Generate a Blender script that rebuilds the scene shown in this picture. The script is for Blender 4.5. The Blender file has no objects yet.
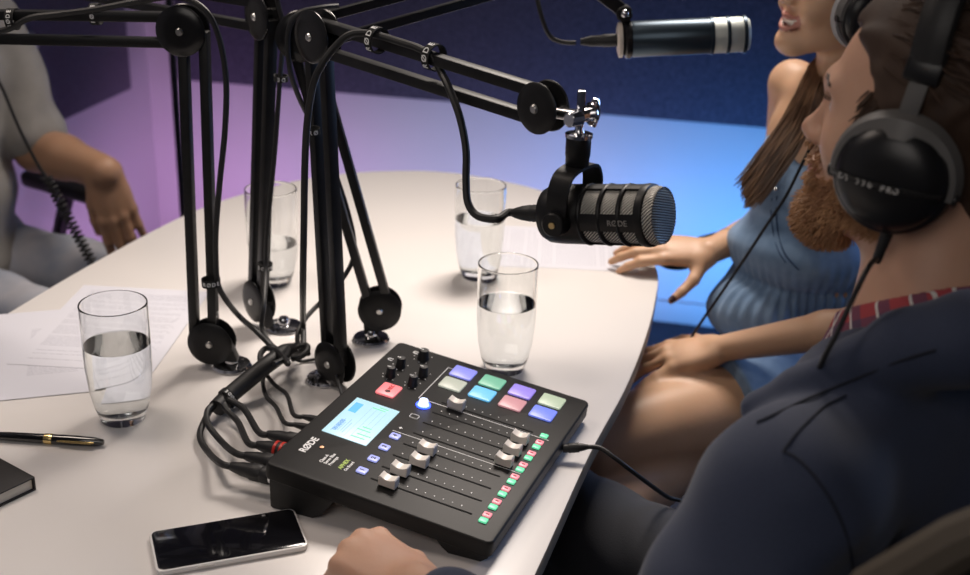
import bpy, bmesh, math, random
import numpy as np
from mathutils import Vector, Matrix
from mathutils.bvhtree import BVHTree
random.seed(4)
PI = math.pi
sc = bpy.context.scene
COL = sc.collection
V = Vector

# ------------------------------------------------------------------ camera model (45 mm lens, 1.52 m above the floor)
FPX, PITCH, ROLL, CAMZ = 1216.9, 0.3913, 0.0338, 1.522
cr, sr, cp, sp = math.cos(ROLL), math.sin(ROLL), math.cos(PITCH), math.sin(PITCH)
def ray(px, py):
    a = px - 485; b = 287.5 - py
    X = (cr*a - sr*b)/FPX; Y = (sr*a + cr*b)/FPX
    return V((X, cp + sp*Y, -sp + cp*Y))
def on(px, py, z=0.74):                       # world point at a given height
    d = ray(px, py); return V((0, 0, CAMZ)) + d*((z-CAMZ)/d.z)
def at(px, py, y):                            # world point at a given distance into the room
    d = ray(px, py); return V((0, 0, CAMZ)) + d*(y/d.y)
cam = bpy.data.objects.new('camera', bpy.data.cameras.new('camera')); COL.objects.link(cam)
F0 = V((0, cp, -sp)); U0 = V((0, sp, cp)); R0 = V((1, 0, 0))
Rv = R0*cr + U0*sr; Uv = U0*cr - R0*sr
cam.matrix_world = Matrix(((Rv.x, Uv.x, -F0.x, 0), (Rv.y, Uv.y, -F0.y, 0), (Rv.z, Uv.z, -F0.z, CAMZ), (0, 0, 0, 1)))
cam.data.sensor_width = 36; cam.data.lens = FPX*36/970
cam.data.clip_start = .05
cam.data.dof.use_dof = True; cam.data.dof.focus_distance = 1.42; cam.data.dof.aperture_fstop = 4.5
sc.camera = cam

# ------------------------------------------------------------------ materials
MATS = {}
def mat(name, col, rough=.5, metal=0., emit=None, es=0., trans=0., ior=1.45, bump=None, var=None, sheen=0., coat=0., sss=0., aniso=None, spec=None):
    if name in MATS: return MATS[name]
    m = bpy.data.materials.new(name); m.use_nodes = True; MATS[name] = m
    nt = m.node_tree; b = nt.nodes['Principled BSDF']
    b.inputs['Base Color'].default_value = (*col, 1); b.inputs['Roughness'].default_value = rough
    b.inputs['Metallic'].default_value = metal; b.inputs['IOR'].default_value = ior
    if trans: b.inputs['Transmission Weight'].default_value = trans
    if emit: b.inputs['Emission Color'].default_value = (*emit, 1); b.inputs['Emission Strength'].default_value = es
    if sheen: b.inputs['Sheen Weight'].default_value = sheen
    if coat: b.inputs['Coat Weight'].default_value = coat; b.inputs['Coat Roughness'].default_value = .12
    if spec is not None: b.inputs['Specular IOR Level'].default_value = spec
    if sss:
        b.inputs['Subsurface Weight'].default_value = sss; b.inputs['Subsurface Radius'].default_value = (.012, .004, .002); b.inputs['Subsurface Scale'].default_value = .6
    tc = nt.nodes.new('ShaderNodeTexCoord')
    if bump or var:
        mp = nt.nodes.new('ShaderNodeMapping'); nt.links.new(tc.outputs['Object'], mp.inputs[0])
        if aniso: mp.inputs['Scale'].default_value = aniso
    if var:                                    # var = (scale, second colour, detail)
        n = nt.nodes.new('ShaderNodeTexNoise'); n.inputs['Scale'].default_value = var[0]; n.inputs['Detail'].default_value = var[2]
        nt.links.new(mp.outputs[0], n.inputs['Vector'])
        r = nt.nodes.new('ShaderNodeValToRGB'); r.color_ramp.elements[0].position = .36; r.color_ramp.elements[1].position = .64
        r.color_ramp.elements[0].color = (*col, 1); r.color_ramp.elements[1].color = (*var[1], 1)
        nt.links.new(n.outputs[0], r.inputs[0]); nt.links.new(r.outputs[0], b.inputs['Base Color'])
    if bump:                                   # bump = (scale, strength, distance)
        n = nt.nodes.new('ShaderNodeTexNoise'); n.inputs['Scale'].default_value = bump[0]; n.inputs['Detail'].default_value = 4
        nt.links.new(mp.outputs[0], n.inputs['Vector'])
        bp = nt.nodes.new('ShaderNodeBump'); bp.inputs['Strength'].default_value = bump[1]; bp.inputs['Distance'].default_value = bump[2]
        nt.links.new(n.outputs[0], bp.inputs['Height']); nt.links.new(bp.outputs[0], b.inputs['Normal'])
    return m
M_BLK = mat('black_powder_coat', (.008, .008, .0085), .42, var=(60, (.011, .011, .012), 3), spec=.35)
M_BLKG = mat('black_gloss_plastic', (.01, .01, .011), .25, bump=(400, .03, .0005))
M_RUB = mat('black_rubber', (.014, .014, .015), .5, bump=(500, .08, .0004))
M_CHR = mat('chrome', (.75, .75, .77), .12, 1., bump=(90, .02, .0005))
M_STEEL = mat('brushed_steel', (.6, .59, .57), .32, 1., bump=(300, .05, .0003))
M_WHITE_INK = mat('white_ink', (.85, .85, .85), .5, var=(50, (.8, .8, .8), 1))
M_GLASS = mat('clear_glass', (.98, .99, .99), .0, trans=1, ior=1.45)
M_WATER = mat('water', (.97, .99, 1.), .0, trans=1, ior=1.33)
M_SKIN_W = mat('woman_skin', (.58, .35, .215), .45, sss=.12, bump=(180, .15, .001), var=(9, (.64, .40, .26), 3))
M_SKIN_M = mat('man_skin', (.62, .37, .255), .5, sss=.12, bump=(160, .25, .001), var=(14, (.56, .32, .22), 4))
M_SKIN_L = mat('guest_skin', (.40, .225, .135), .5, sss=.1, bump=(160, .2, .001), var=(9, (.44, .25, .155), 3))
M_LIP = mat('lip', (.44, .19, .15), .4, bump=(300, .2, .0006))
M_TEETH = mat('teeth', (.85, .80, .72), .25, bump=(100, .05, .0004))
M_NAILD = mat('dark_nail_polish', (.06, .03, .035), .2, bump=(50, .02, .0002))
M_NAIL = mat('bare_nail', (.62, .36, .26), .3, bump=(50, .02, .0002))

# ------------------------------------------------------------------ objects
WM = {}
def tag(o, label=None, cat=None, group=None, kind=None):
    if label: o['label'] = label
    if cat: o['category'] = cat
    if group: o['group'] = group
    if kind: o['kind'] = kind
    return o
def thing(name, label, cat, mw=Matrix(), group=None):
    if isinstance(mw, Vector): mw = Matrix.Translation(mw)
    o = bpy.data.objects.new(name, None); COL.objects.link(o); o.empty_display_size = .03
    o.matrix_world = mw; WM[o.name] = mw.copy()
    return tag(o, label, cat, group)
class MB:
    def __init__(s): s.bm = bmesh.new()
    def _x(s, vs, M):
        if M is not None: bmesh.ops.transform(s.bm, matrix=M, verts=vs)
    def box(s, c, size, M=None, bev=0, seg=2):
        t = bmesh.new(); bmesh.ops.create_cube(t, size=1)
        bmesh.ops.scale(t, vec=size, verts=t.verts)
        if bev: bmesh.ops.bevel(t, geom=t.edges[:], offset=bev, segments=seg, affect='EDGES', profile=.5)
        bmesh.ops.translate(t, vec=c, verts=t.verts)
        if M is not None: bmesh.ops.transform(t, matrix=M, verts=t.verts)
        s.merge(t); return s
    def merge(s, t):
        me = bpy.data.meshes.new('t'); t.to_mesh(me); t.free(); s.bm.from_mesh(me); bpy.data.meshes.remove(me)
    def lathe(s, prof, M=None, seg=32, close=True):
        vs = []; rings = []
        for r, z in prof:
            if r < 1e-6: ring = [s.bm.verts.new((0, 0, z))]
            else: ring = [s.bm.verts.new((r*math.cos(2*PI*i/seg), r*math.sin(2*PI*i/seg), z)) for i in range(seg)]
            rings.append(ring); vs += ring
        for a, b in zip(rings, rings[1:]):
            for i in range(seg):
                j = (i+1) % seg
                if len(a) == 1 and len(b) == 1: continue
                if len(a) == 1: f = (a[0], b[j], b[i])
                elif len(b) == 1: f = (a[i], a[j], b[0])
                else: f = (a[i], a[j], b[j], b[i])
                s.bm.faces.new(f)
        if close:
            if len(rings[0]) > 1: s.bm.faces.new(rings[0][::-1])
            if len(rings[-1]) > 1: s.bm.faces.new(rings[-1])
        s._x(vs, M); return s
    def cyl(s, a, b, r, r2=None, seg=24, bev=0):
        a, b = V(a), V(b); L = (b-a).length; r2 = r if r2 is None else r2
        M = Matrix.Translation(a) @ (b-a).to_track_quat('Z', 'Y').to_matrix().to_4x4()
        if bev: pr = [(r-bev, 0), (r, bev), (r2, L-bev), (r2-bev, L)]
        else: pr = [(r, 0), (r2, L)]
        return s.lathe(pr, M, seg)
    def tube(s, pts, r, seg=10, closed=False, flat=1.):
        pts = [V(p) for p in pts]; n = len(pts); rr = r if isinstance(r, (list, tuple)) else [r]*n
        tan = []
        for i in range(n):
            if closed: t = pts[(i+1) % n]-pts[i-1]
            else: t = pts[min(i+1, n-1)]-pts[max(i-1, 0)]
            tan.append(t.normalized() if t.length > 1e-9 else V((0, 0, 1)))
        nrm = tan[0].orthogonal().normalized(); rings = []
        for i in range(n):
            nrm = (nrm - tan[i]*nrm.dot(tan[i])); nrm = nrm.normalized() if nrm.length > 1e-6 else tan[i].orthogonal().normalized()
            bi = tan[i].cross(nrm)
            rings.append([s.bm.verts.new(pts[i] + (nrm*math.cos(2*PI*k/seg) + bi*flat*math.sin(2*PI*k/seg))*rr[i]) for k in range(seg)])
        pairs = list(zip(rings, rings[1:])) + ([(rings[-1], rings[0])] if closed else [])
        for a, b in pairs:
            for k in range(seg):
                j = (k+1) % seg; s.bm.faces.new((a[k], a[j], b[j], b[k]))
        if not closed: s.bm.faces.new(rings[0][::-1]); s.bm.faces.new(rings[-1])
        return s
    def prism(s, poly, z0, z1, M=None, bev=0, seg=2, axis='z'):
        t = bmesh.new(); vs = [t.verts.new((x, y, z0)) for x, y in poly]; f = t.faces.new(vs)
        r = bmesh.ops.extrude_face_region(t, geom=[f]); nv = [e for e in r['geom'] if isinstance(e, bmesh.types.BMVert)]
        bmesh.ops.translate(t, vec=(0, 0, z1-z0), verts=nv)
        bmesh.ops.recalc_face_normals(t, faces=t.faces)
        if bev: 
            es = [e for e in t.edges if abs(e.verts[0].co.z-e.verts[1].co.z) < 1e-7]
            bmesh.ops.bevel(t, geom=es, offset=bev, segments=seg, affect='EDGES', profile=.5)
        if M is not None: bmesh.ops.transform(t, matrix=M, verts=t.verts)
        s.merge(t); return s
    def sphere(s, c, r, seg=16, M=None):
        t = bmesh.new(); bmesh.ops.create_uvsphere(t, u_segments=seg, v_segments=seg//2+2, radius=1)
        bmesh.ops.scale(t, vec=(r if isinstance(r, (tuple, list)) else (r, r, r)), verts=t.verts)
        if M is not None: bmesh.ops.transform(t, matrix=M, verts=t.verts)
        bmesh.ops.translate(t, vec=c, verts=t.verts)
        s.merge(t); return s
    def quad(s, pts): s.bm.faces.new([s.bm.verts.new(p) for p in pts]); return s
    def build(s, name, m, parent=None, local=False, ang=35, label=None):
        bmesh.ops.recalc_face_normals(s.bm, faces=s.bm.faces)
        me = bpy.data.meshes.new(name); s.bm.to_mesh(me); s.bm.free()
        return link(name, me, m, parent, local, ang, label)
def link(name, me, m, parent=None, local=False, ang=35, label=None):
    if parent is not None and not local: me.transform(WM[parent.name].inverted())
    for k in (m if isinstance(m, (list, tuple)) else [m]): me.materials.append(k)
    me.polygons.foreach_set('use_smooth', [True]*len(me.polygons))
    if ang: me.set_sharp_from_angle(angle=math.radians(ang))
    o = bpy.data.objects.new(name, me); COL.objects.link(o)
    if parent is not None: o.parent = parent; WM[o.name] = WM[parent.name]
    else: WM[o.name] = Matrix()
    if label: o['label'] = label
    return o
def struct(name, mb, m): return tag(mb.build(name, m), kind='structure')
def spline(pts, n=8, closed=False):
    pts = [V(p) for p in pts]; out = []; N = len(pts)
    rng = range(N if closed else N-1)
    for i in rng:
        g = (lambda k: pts[k % N]) if closed else (lambda k: pts[max(0, min(N-1, k))])
        p0, p1, p2, p3 = g(i-1), g(i), g(i+1), g(i+2)
        for k in range(n):
            t = k/n
            out.append(.5*((2*p1) + (p2-p0)*t + (2*p0-5*p1+4*p2-p3)*t*t + (3*p1-p0-3*p2+p3)*t**3))
    if not closed: out.append(pts[-1])
    return out
def text(name, s, size, M, m, parent, local=False, ext=.0002, bold=.0, align='CENTER', shear=0, sx=1.):
    c = bpy.data.curves.new(name, 'FONT'); c.body = s; c.size = size; c.extrude = ext; c.offset = bold; c.align_x = align; c.align_y = 'CENTER'; c.shear = shear; c.resolution_u = 3
    o = bpy.data.objects.new('t', c); COL.objects.link(o)
    dg = bpy.context.evaluated_depsgraph_get(); me = bpy.data.meshes.new_from_object(o.evaluated_get(dg))
    bpy.data.objects.remove(o); bpy.data.curves.remove(c)
    if sx != 1: me.transform(Matrix.Diagonal((sx, 1, 1, 1)))
    me.transform(M); me.materials.clear()
    me.name = name
    return link(name, me, m, parent, local, 0)
def basis(o, x, y, z=None):
    x = V(x).normalized(); y = V(y); y = (y-x*y.dot(x)).normalized(); z = x.cross(y)
    return Matrix(((x.x, y.x, z.x, o[0]), (x.y, y.y, z.y, o[1]), (x.z, y.z, z.z, o[2]), (0, 0, 0, 1)))
def copy_tree(o, parent=None):
    c = o.copy(); COL.objects.link(c); c.parent = parent
    WM[c.name] = WM[o.name]
    for ch in list(o.children): copy_tree(ch, c)
    return c

# ------------------------------------------------------------------ smooth bodies: blended distance field -> surface net
class Body:
    def __init__(s, lo, hi, h):
        s.lo = np.array(lo, float); s.h = h
        s.n = (np.ceil((np.array(hi)-s.lo)/h)).astype(int)+1
        s.d = np.full(s.n, .5, np.float32)
    def sub(s, lo, hi):
        i0 = np.clip(np.floor((np.array(lo)-s.lo)/s.h).astype(int), 0, s.n); i1 = np.clip(np.ceil((np.array(hi)-s.lo)/s.h).astype(int)+1, 0, s.n)
        if np.any(i1 <= i0): return None
        ax = [(s.lo[k]+s.h*np.arange(i0[k], i1[k])).astype(np.float32) for k in range(3)]
        return tuple(slice(i0[k], i1[k]) for k in range(3)), ax[0][:, None, None], ax[1][None, :, None], ax[2][None, None, :]
    def put(s, sl, d, k, op):
        a = s.d[sl]; k = max(k, 1e-5)
        if op == 'u':
            h = np.maximum(k-np.abs(a-d), 0)/k; s.d[sl] = np.minimum(a, d)-h*h*k*.25
        elif op == 's':
            d = -d; h = np.maximum(k-np.abs(a-d), 0)/k; s.d[sl] = np.maximum(a, d)+h*h*k*.25
        else:
            h = np.maximum(k-np.abs(a-d), 0)/k; s.d[sl] = np.maximum(a, d)+h*h*k*.25
    def cap(s, a, b, ra, rb=None, k=.015, op='u'):
        rb = ra if rb is None else rb; a = np.array(a, float); b = np.array(b, float); m = max(ra, rb)+k+.015
        q = s.sub(np.minimum(a, b)-m, np.maximum(a, b)+m)
        if q is None: return s
        sl, X, Y, Z = q; ab = b-a; L = ab@ab+1e-12
        t = np.clip(((X-a[0])*ab[0]+(Y-a[1])*ab[1]+(Z-a[2])*ab[2])/L, 0, 1)
        d = np.sqrt((X-a[0]-t*ab[0])**2+(Y-a[1]-t*ab[1])**2+(Z-a[2]-t*ab[2])**2)-(ra+(rb-ra)*t)
        s.put(sl, d.astype(np.float32), k, op); return s
    def ell(s, c, r, ax=None, k=.015, op='u'):
        c = np.array(c, float); r = np.array(r, float); m = r.max()+k+.015
        q = s.sub(c-m, c+m)
        if q is None: return s
        sl, X, Y, Z = q; X = X-c[0]; Y = Y-c[1]; Z = Z-c[2]
        A = np.eye(3) if ax is None else np.array([list(v) for v in ax])
        P = [(X*A[i, 0]+Y*A[i, 1]+Z*A[i, 2]) for i in range(3)]
        k0 = np.sqrt(sum((P[i]/r[i])**2 for i in range(3))); k1 = np.sqrt(sum((P[i]/r[i]**2)**2 for i in range(3)))+1e-9
        s.put(sl, (k0*(k0-1)/k1).astype(np.float32), k, op); return s
    def box(s, c, r, ax=None, rnd=.01, k=.01, op='u'):
        c = np.array(c, float); r = np.array(r, float); m = np.linalg.norm(r)+k+.02
        q = s.sub(c-m, c+m)
        if q is None: return s
        sl, X, Y, Z = q; X = X-c[0]; Y = Y-c[1]; Z = Z-c[2]
        A = np.eye(3) if ax is None else np.array([list(v) for v in ax])
        P = [np.abs(X*A[i, 0]+Y*A[i, 1]+Z*A[i, 2])-(r[i]-rnd) for i in range(3)]
        d = np.sqrt(sum(np.maximum(p, 0)**2 for p in P))+np.minimum(np.maximum(np.maximum(P[0], P[1]), P[2]), 0)-rnd
        s.put(sl, d.astype(np.float32), k, op); return s
    def plane(s, p, n, k=.003):                     # cut away everything on the side n points to
        n = np.array(V(n).normalized()); p = np.array(p)
        X = (s.lo[0]+s.h*np.arange(s.n[0])).astype(np.float32)[:, None, None]; Y = (s.lo[1]+s.h*np.arange(s.n[1])).astype(np.float32)[None, :, None]; Z = (s.lo[2]+s.h*np.arange(s.n[2])).astype(np.float32)[None, None, :]
        d = (X-p[0])*n[0]+(Y-p[1])*n[1]+(Z-p[2])*n[2]
        s.put((slice(None),)*3, d.astype(np.float32), k, 'i'); return s
    def field(s, fn, lo=None, hi=None):            # add fn(X,Y,Z) to the distance: folds, gathers
        q = s.sub(s.lo if lo is None else lo, s.lo+s.h*(s.n-1) if hi is None else hi)
        sl, X, Y, Z = q; s.d[sl] += fn(X, Y, Z).astype(np.float32); return s
    def mesh(s, name):
        d = s.d; I = d < 0
        c = [I[i:s.n[0]-1+i, j:s.n[1]-1+j, k:s.n[2]-1+k] for i in (0, 1) for j in (0, 1) for k in (0, 1)]
        anyc = np.zeros_like(c[0]); allc = np.ones_like(c[0])
        for q in c: anyc |= q; allc &= q
        act = anyc & ~allc; idx = np.argwhere(act); N = len(idx)
        num = np.full(act.shape, -1, np.int32); num[act] = np.arange(N)
        dv = np.stack([d[idx[:, 0]+i, idx[:, 1]+j, idx[:, 2]+k] for i in (0, 1) for j in (0, 1) for k in (0, 1)], 1)
        cn = np.array([(i, j, k) for i in (0, 1) for j in (0, 1) for k in (0, 1)], float)
        acc = np.zeros((N, 3)); cnt = np.zeros(N)
        for a in range(8):
            for b in range(a+1, 8):
                if np.abs(cn[a]-cn[b]).sum() != 1: continue
                m = (dv[:, a] < 0) != (dv[:, b] < 0)
                t = dv[m, a]/(dv[m, a]-dv[m, b]); acc[m] += cn[a]+(cn[b]-cn[a])*t[:, None]; cnt[m] += 1
        vs = s.lo+(idx+acc/cnt[:, None])*s.h
        quads = []
        for ax in range(3):
            o = [(1, 2), (2, 0), (0, 1)][ax]
            sl0 = [slice(1, s.n[q]-1) for q in range(3)]; sl0[ax] = slice(0, s.n[ax]-1); sl1 = list(sl0); sl1[ax] = slice(1, s.n[ax])
            A = I[tuple(sl0)]; B = I[tuple(sl1)]
            for cond, flip in ((A & ~B, False), (~A & B, True)):
                e = np.argwhere(cond)
                if not len(e): continue
                e = e + np.array([0 if q == ax else 1 for q in range(3)])
                def g(du, dvv):
                    f = e.copy(); f[:, o[0]] -= du; f[:, o[1]] -= dvv; return num[f[:, 0], f[:, 1], f[:, 2]]
                qd = np.stack([g(1, 1), g(0, 1), g(0, 0), g(1, 0)], 1)
                quads.append(qd[:, ::-1] if flip else qd)
        Q = np.concatenate(quads); Q = Q[(Q >= 0).all(1)]
        for _ in range(2):                          # light relaxation
            sm = np.zeros((N, 3)); ct = np.zeros(N)
            for a in range(4):
                for b in ((a+1) % 4, (a-1) % 4):
                    for x in range(3): sm[:, x] += np.bincount(Q[:, a], vs[Q[:, b], x], N)
                    ct += np.bincount(Q[:, a], minlength=N)
            ok = ct > 0; vs[ok] = vs[ok]*.5+sm[ok]/ct[ok, None]*.5
        me = bpy.data.meshes.new(name); me.vertices.add(N); me.vertices.foreach_set('co', vs.ravel())
        me.loops.add(len(Q)*4); me.loops.foreach_set('vertex_index', Q.ravel().astype(np.int32))
        me.polygons.add(len(Q)); me.polygons.foreach_set('loop_start', np.arange(0, len(Q)*4, 4, dtype=np.int32)); me.polygons.foreach_set('loop_total', np.full(len(Q), 4, np.int32))
        me.update(calc_edges=True); me.validate()
        return me
def centers(me):
    a = np.empty(len(me.polygons)*3, np.float32); me.polygons.foreach_get('center', a); return a.reshape(-1, 3)
def bvh_of(me): return BVHTree.FromPolygons([v.co.copy() for v in me.vertices], [tuple(p.vertices) for p in me.polygons])
def hit(bvh, px, py, off=0.):                       # point of the photo on a surface
    d = ray(px, py).normalized(); r = bvh.ray_cast(V((0, 0, CAMZ)), d)
    return None if r[0] is None else r[0]+r[1]*off

# ================================================================== THE ROOM
K0 = V((-1.085, 3.80, 0)); e1 = V((.981, -.196, 0)).normalized(); e2 = V((-e1.y, e1.x, 0))
RM = basis(K0, e1, e2)                               # room frame: x along the back wall, y through it
M_WALL = mat('painted_wall', (.66, .64, .66), .75, bump=(120, .12, .002), var=(3, (.69, .67, .69), 3))
M_CARP = mat('dark_carpet', (.045, .05, .075), .95, bump=(300, .6, .004), var=(200, (.06, .065, .09), 4))
M_CEIL = mat('ceiling_paint', (.22, .22, .24), .9, bump=(60, .1, .002))
M_FELT = mat('navy_felt', (.050, .047, .078), .95, bump=(260, .7, .003), var=(150, (.10, .095, .145), 6), sheen=.25)
def rbox(x0, x1, y0, y1, z0, z1, bev=0): return MB().box(((x0+x1)/2, (y0+y1)/2, (z0+z1)/2), (x1-x0, y1-y0, z1-z0), RM, bev)
struct('floor', rbox(-.1, 5, -6, .1, -.1, 0), M_CARP)
struct('ceiling', rbox(-.1, 5, -6, .1, 2.75, 2.85), M_CEIL)
struct('wall_back', rbox(-.1, 5, 0, .1, 0, 2.75), M_WALL)
struct('wall_left', rbox(-.1, 0, -6, 0, 0, 2.75), M_WALL)
struct('wall_right', rbox(5, 5.1, -6, .1, 0, 2.75), M_WALL)
struct('wall_front', rbox(-.1, 5, -6.1, -6, 0, 2.75), M_WALL)
M_BASE = mat('baseboard_paint', (.60, .58, .60), .5, bump=(60, .05, .001))
struct('baseboard_back', rbox(.015, 5, -.015, 0, 0, .07, .003), M_BASE)
struct('baseboard_left', rbox(0, .015, -6, 0, 0, .07, .003), M_BASE)
o = rbox(.12, 3.6, -.045, -.002, .645, 2.3, .006).build('acoustic_panel', M_FELT)
tag(o, 'large dark navy felt acoustic panel on the back wall behind the microphones', 'acoustic panel')
o = rbox(.002, .045, -1.12, -.20, .645, 2.3, .006).build('acoustic_panel', M_FELT)
tag(o, 'dark felt acoustic panel on the left side wall above the seated arm', 'acoustic panel')
# pale disc on the left panel
c0 = at(45, 45, 3.06); rel = RM.inverted() @ c0
Mx = RM @ Matrix.Translation((.046, rel.y, rel.z)) @ Matrix.Rotation(PI/2, 4, 'Y')
o = MB().lathe([(.02, 0), (.03, .002), (.031, .014), (.024, .022), (0, .024)], Mx, 28).build('wall_fitting', mat('pale_plastic', (.5, .5, .52), .5, bump=(80, .05, .001)))
tag(o, 'small pale round fitting on the left wall panel, behind the boom arm rails', 'wall fitting')
# thin pole with tripod foot beside the back wall
p0 = at(177, 120, 3.05); t = thing('light_stand', 'thin black stand pole upright before the purple wall, left of the vertical boom arm', 'stand', V((p0.x, 3.05, 0)))
MB().cyl((p0.x, 3.05, .1), (p0.x, 3.05, 2.3), .0075).cyl((p0.x, 3.05, .1), (p0.x, 3.05, 1.1), .009).build('pole', M_BLK, t)
for k in range(3):
    a = .5+k*2*PI/3; d = V((math.cos(a), math.sin(a), 0))
    MB().tube([V((p0.x, 3.05, .42)), V((p0.x, 3.05, .30))+d*.12, V((p0.x, 3.05, .012))+d*.40], .008, 8).build('leg', M_BLK, t)
MB().box((p0.x, 3.05, 2.33), (.16, .05, .12), None, .01).build('lamp_head', M_BLKG, t)

# ------------------------------------------------------------------ table
M_TOP = mat('white_laminate', (.73, .70, .68), .28, bump=(40, .02, .0005), var=(2, (.75, .72, .70), 2))
M_EDGE = mat('table_edge_band', (.30, .24, .17), .5, var=(30, (.34, .28, .20), 3))
edge = [(-.745, 1.706), (-.679, 1.937), (-.581, 2.21), (-.486, 2.364), (-.398, 2.455), (-.299, 2.517), (-.194, 2.546), (-.107, 2.549), (-.019, 2.522),
        (.109, 2.442), (.224, 2.293), (.284, 2.128), (.303, 2.003), (.284, 1.866), (.249, 1.705), (.202, 1.534), (.140, 1.35), (.064, 1.091),
        (-.01, .86), (-.12, .66), (-.32, .53), (-.58, .52), (-.80, .64), (-.90, .86), (-.89, 1.12), (-.82, 1.42)]
ep = [(p.x, p.y) for p in spline([(x, y, 0) for x, y in edge], 5, True)]
t = thing('conference_table', 'white curved tabletop carrying the audio mixer, glasses and boom arms', 'table', V((-.3, 1.5, 0)))
MB().prism(ep, .7155, .7395, None, .0012).build('edge_band', M_EDGE, t, label='thin brown edge band')
MB().prism([(x*.999-.0003, y*.9995+.0007) for x, y in ep], .7385, .74, None, .0004).build('tabletop', M_TOP, t)
MB().lathe([(.30, 0), (.30, .012), (.06, .03), (.045, .06), (.045, .68), (.16, .7155)], Matrix.Translation((-.3, 1.5, 0)), 40).build('pedestal', M_BLK, t)

# ------------------------------------------------------------------ lights
def area(name, loc, target, size, power, col, sy=None):
    l = bpy.data.lights.new(name, 'AREA'); l.energy = power; l.color = col; l.shape = 'RECTANGLE'; l.size = size; l.size_y = sy or size
    o = bpy.data.objects.new(name, l); COL.objects.link(o); o.location = loc
    o.rotation_euler = (V(target)-V(loc)).to_track_quat('-Z', 'Y').to_euler(); return o
sb = area('ceiling_softbox', (.25, 2.6, 2.45), (-.15, 1.75, .74), .8, 12, (1., .89, .80), .6); sb.data.spread = math.radians(80)
area('ceiling_spot_left', (-1.0, 1.7, 2.5), (-.3, 1.5, .74), .5, 3, (1., .85, .74)).data.spread = math.radians(90)
area('front_fill', (-.6, -.6, 2.3), (0, 1.5, .9), 1.2, 9, (1., .92, .86))
def wash(name, x, y, tx, ty, power, col, w=.7):
    o = area(name, (x, y, .10), (tx, ty, .30), w, power, col, .25); o.data.spread = math.radians(95)
wash('purple_wash', -.75, 3.05, -.90, 3.70, 1.5, (.82, .42, .92))
wash('purple_side', -.60, 2.7, -1.25, 2.8, .8, (.82, .40, .92))
wash('lilac_wash', -.1, 2.95, -.05, 3.55, 1.9, (.66, .62, 1.), .9)
wash('blue_wash', .75, 2.75, .80, 3.40, 4.6, (.09, .38, 1.), .9)
area('blue_side', (1.5, 1.9, 1.3), (.3, 1.3, .8), .5, 5, (.35, .55, 1.))
w = bpy.data.worlds.new('room_ambient'); w.use_nodes = True; sc.world = w
w.node_tree.nodes['Background'].inputs[0].default_value = (.5, .5, .6, 1); w.node_tree.nodes['Background'].inputs[1].default_value = .16
sc.view_settings.view_transform = 'Standard'; sc.view_settings.look = 'None'; sc.view_settings.gamma = 1; sc.view_settings.exposure = 0
sc.view_settings.use_curve_mapping = False
sc.cycles.use_denoising = True; sc.cycles.max_bounces = 12; sc.cycles.transmission_bounces = 12; sc.cycles.caustics_refractive = True; sc.cycles.blur_glossy = .6
sc.cycles.sample_clamp_indirect = 6

# ================================================================== GLASSES
def make_glass(pos, lvl, label):
    t = thing('drinking_glass', label, 'glass', Matrix.Translation(pos), 'water glasses on the table')
    o_ = [(0, 0), (.024, 0), (.0275, 0), (.0282, .0007), (.0286, .0024), (.0300, .007), (.0345, .020), (.0395, .045), (.0420, .075), (.0428, .11), (.0428, .14), (.0426, .160), (.0426, .1625), (.0425, .1637), (.0421, .1643), (.0417, .1645)]
    i_ = [(.0412, .1643), (.0409, .1637), (.0408, .1625), (.0408, .160), (.0412, .14), (.0414, .11), (.0405, .075), (.0378, .045), (.0320, .022), (.029, .0175), (.026, .0150), (.022, .0138), (.010, .0135), (0, .0135)]
    MB().lathe(o_+i_, None, 48, False).build('glass_body', M_GLASS, t, True, 60)
    ins = [(r, z) for r, z in i_[::-1] if z < lvl]; r0 = .0413 if lvl > .1 else .0399
    w_ = [(max(r+.0003, 0) if r > 0 else 0, z-.0002) for r, z in ins]+[(r0+.0003, lvl-.002), (r0+.0003, lvl+.0006), (r0-.0003, lvl+.0002), (r0-.0015, lvl), (r0-.004, lvl-.0001)]+[(0, lvl-.0002)]
    MB().lathe(w_, None, 48, False).build('water', M_WATER, t, True, 60, label='clear still water')
    return t
make_glass(V((-.4684, 1.4048, .7401)), .108, 'drinking glass of water at left, beside the pen and printed sheet')
make_glass(V((.0317, 1.5897, .7401)), .104, 'drinking glass of water just behind the mixer pads')
make_glass(V((-.0125, 1.9474, .7401)), .104, 'drinking glass of water far back, left of the yoke microphone')
make_glass(V((-.3543, 1.8879, .7401)), .070, 'half-empty drinking glass standing behind the boom arms')

# ================================================================== PAPERS, PEN, NOTEBOOK, PHONE
M_PAPER = mat('paper', (.62, .62, .68), .7, bump=(40, .03, .0005)); M_INK = mat('grey_print', (.42, .42, .48), .8, var=(900, (.62, .62, .68), 3))
def sheet(c, ang, z, label, margin=.02, w=.21, h=.297, seed=1, head=0):
    M = Matrix.Translation((c[0], c[1], z)) @ Matrix.Rotation(ang, 4, 'Z'); t = thing('printed_sheet', label, 'paper', M, 'printed sheets on the table')
    MB().box((0, 0, 0), (w, h, .0003)).build('page', M_PAPER, t, True)
    rnd = random.Random(seed); b = MB(); y = h/2-margin
    while y > -h/2+margin:
        if rnd.random() < .13: y -= .006; continue
        L = (w-2*margin)*(1 if rnd.random() < .75 else rnd.uniform(.4, .9)); x = -w/2+margin; xe = x+L
        while x < xe:
            ww = rnd.uniform(.006, .016); b.box((x+ww/2, y, .00022), (min(ww, xe-x), .0019, .0001)); x += ww+.0016
        y -= .0052
    b.build('printed_text', M_INK, t, True, label='rows of grey print'); return t
sheet((-.562, 1.690), -.05, .7403, 'printed text sheet lying behind the leftmost drinking glass', seed=2)
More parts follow.
